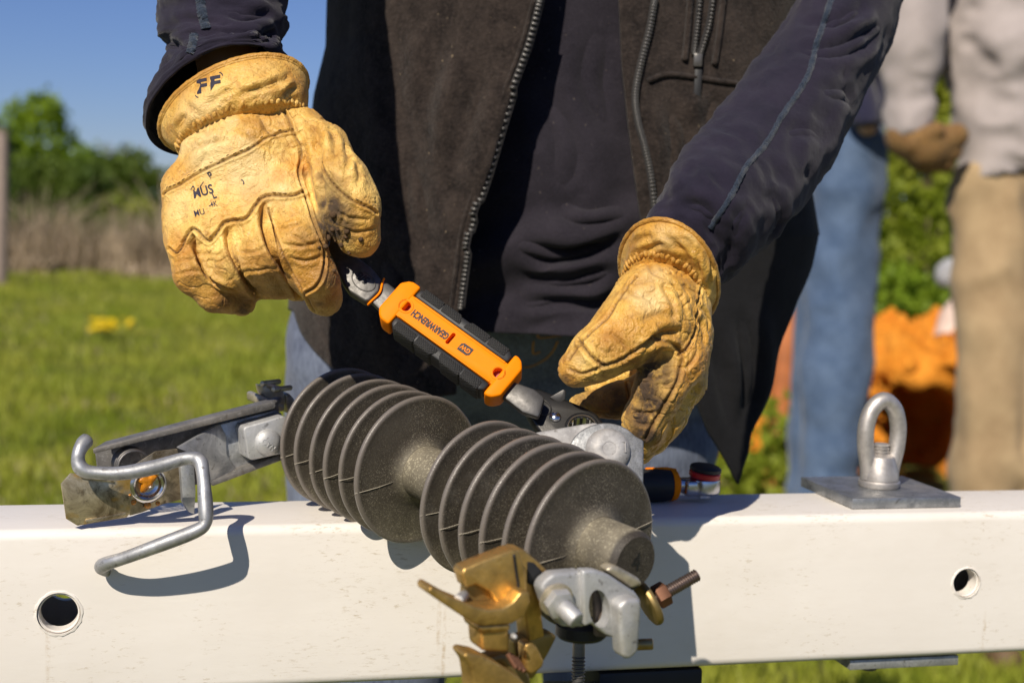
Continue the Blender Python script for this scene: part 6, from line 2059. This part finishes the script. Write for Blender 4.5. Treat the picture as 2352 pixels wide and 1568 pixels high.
clothes('shirt', lambda P: np.maximum(caps(P, t2, .04), hz2 - .0 + .12 * ((P - B2) @ RH) - P[:, 2]), B2 + np.array([-.5, -.6, hz2 - .2]), B2 + np.array([.5, .8, hz2 + .75]), .016, 'navy2', p2, .008, 73, (1, 1, .9))
def person_body(root, base, segs, hc, lo, hi):
    def f(P):
        d = caps(P, segs, .03)
        d = smin(d, d_cone(P, hc + up * .02, hc - FH * .02 - up * .05, .09, .07), .03)
        d = smin(d, d_cone(P, hc - FH * .10, hc - FH * .115 - up * .025, .010, .015), .012)
        for s in (-1, 1): d = smin(d, d_cone(P, hc + RH * s * .088 + up * .01, hc + RH * s * .09 - up * .03, .013, .01), .008)
        return d
    v, q = surface_net(f, lo, hi, .016); mesh_obj('body', v, q, M['skin'], root, True)
    def hf(P): return np.maximum(d_cone(P, hc + up * .035 + FH * .02, hc + FH * .045 - up * .04, .096, .075), -((P - hc) @ FH) - .065)
    v, q = surface_net(hf, hc - .17, hc + .17, .008); mesh_obj('hair', v, q, M['boot'], root, True)
h2 = at2(0, .08, hz2 + .74)
s2 = [(a, b_, ra * .65, rb * .65) for a, b_, ra, rb in j2 + t2] + [(at2(0, .1, hz2 + .5), h2 - up * .05, .06, .055)]
person_body(p2, B2, s2, h2, B2 + np.array([-.6, -.65, .03]), B2 + np.array([.6, .85, h2[2] + .15]))
def boots(root, pts):
    for c in pts:
        c = c * np.array([1, 1, 0])
        def bf(P): return np.maximum(smin(d_cone(P, c + up * .18, c + up * .07, .06, .058), d_cone(P, c + up * .055, c + up * .045 - FH * .2, .052, .045), .03), .004 - P[:, 2])
        v, q = surface_net(bf, c + np.array([-.32, -.32, -.02]), c + np.array([.32, .32, .27]), .014); mesh_obj('boot', v, q, M['boot'], root, True)
boots(p2, [j2[1][1], j2[3][1]])
# in tan trousers and grey shirt at the right edge
D3 = 3.9
K3 = D3 / 3.0
p3 = empty('person', G(gx(2330, D3), D3, 0), 'helper in grey shirt and tan trousers standing at the right edge', 'person')
q3 = lambda u, v, D=3.0: W(u, v, D * K3)
h3z = q3(2290, 405)[2]
t3 = [(q3(2300, 470, 3.06), q3(2310, 120, 3.06), .100, .118), (q3(2420, 470, 3.06), q3(2440, 100, 3.06), .105, .125), (q3(2310, 120, 3.06), q3(2290, -330, 3.06), .120, .13), (q3(2440, 120, 3.06), q3(2500, -330, 3.06), .13, .14)]
a3 = [(q3(2210, -420, 3.02), q3(2115, -60, 2.98), .062, .060), (q3(2115, -60, 2.98), q3(2084, 120, 2.96), .060, .060), (q3(2084, 120, 2.96), q3(2088, 262, 2.96), .062, .052)]
a3b = [(q3(2590, -400, 3.05), q3(2680, 0, 3.05), .062, .056), (q3(2680, 0, 3.05), q3(2640, 300, 2.98), .056, .045)]
t3, a3, a3b = [[(x, y, ra * K3, rb * K3) for x, y, ra, rb in L_] for L_ in (t3, a3, a3b)]
def st3(P):
    d = np.maximum(caps(P, t3, .05), (h3z - P[:, 2]))
    d = smin(d, caps(P, a3, .02), .015)
    return smin(d, caps(P, a3b, .02), .015)
B3 = q3(2330, 900) * np.array([1, 1, 0])
clothes('shirt', st3, B3 + np.array([-.75, -.6, h3z - .1]), B3 + np.array([.85, .75, h3z + 1.25]), .014, 'greyshirt', p3, .045, 81, (.8, .8, 1.3))
l3 = [(q3(2272, 440, 3.05), q3(2280, 760), .090, .072), (q3(2280, 760), q3(2262, 1060), .070, .068), (q3(2262, 1060), q3(2256, 1400), .068, .064), (q3(2425, 440, 3.08), q3(2400, 760, 3.02), .092, .074), (q3(2400, 760, 3.02), q3(2390, 1060, 3.0), .072, .07), (q3(2390, 1060), q3(2385, 1400), .07, .066), (q3(2300, 430, 3.08), q3(2400, 430, 3.08), .09, .09)]
l3 = [(x, y, ra * K3, rb * K3) for x, y, ra, rb in l3]
clothes('trousers', lambda P: np.maximum(np.maximum(caps(P, l3), P[:, 2] - h3z - .03), .06 - P[:, 2]), B3 + np.array([-.6, -.5, 0]), B3 + np.array([.75, .6, h3z + .15]), .016, 'khaki', p3, .036, 83, (1.0, 1.0, .75))
g3 = [(q3(2080, 316, 2.96), q3(2128, 338, 2.95), .042, .048), (q3(2128, 338, 2.95), q3(2196, 312, 2.94), .044, .026), (q3(2128, 350, 2.95), q3(2186, 348, 2.95), .036, .022), (q3(2120, 362, 2.96), q3(2170, 374, 2.96), .032, .020), (q3(2100, 330, 2.93), q3(2150, 300, 2.91), .024, .018)]
g3 = [(x, y, ra * K3, rb * K3) for x, y, ra, rb in g3]
v, q = surface_net(lambda P: caps(P, g3, .008), q3(2120, 340, 2.95) - .2, q3(2120, 340, 2.95) + .2, .006)
og = mesh_obj('glove', v, q, M['leather'], p3, True)
for k in ('mud', 'tan', 'pale', 'rust', 'seam'): set_attr(og, k, np.zeros(len(v)) + (.8 if k == 'tan' else (.75 if k == 'mud' else 0)))  # even mud and tan tone darkens this glove in place of its shadow
h3 = q3(2395, -480, 3.04)
s3 = [(a, b_, ra * .6, rb * .6) for a, b_, ra, rb in t3 + a3 + a3b + l3] + [(q3(2395, -330, 3.06), h3 - up * .05, .07, .055), (q3(2290, -330, 3.06), q3(2500, -330, 3.06), .07, .07), (q3(2640, 300, 2.98), q3(2636, 370, 2.97), .038, .03)]
person_body(p3, B3, s3, h3, B3 + np.array([-.8, -.6, .03]), B3 + np.array([.9, .8, h3[2] + .15]))
boots(p3, [l3[2][1], l3[5][1]])
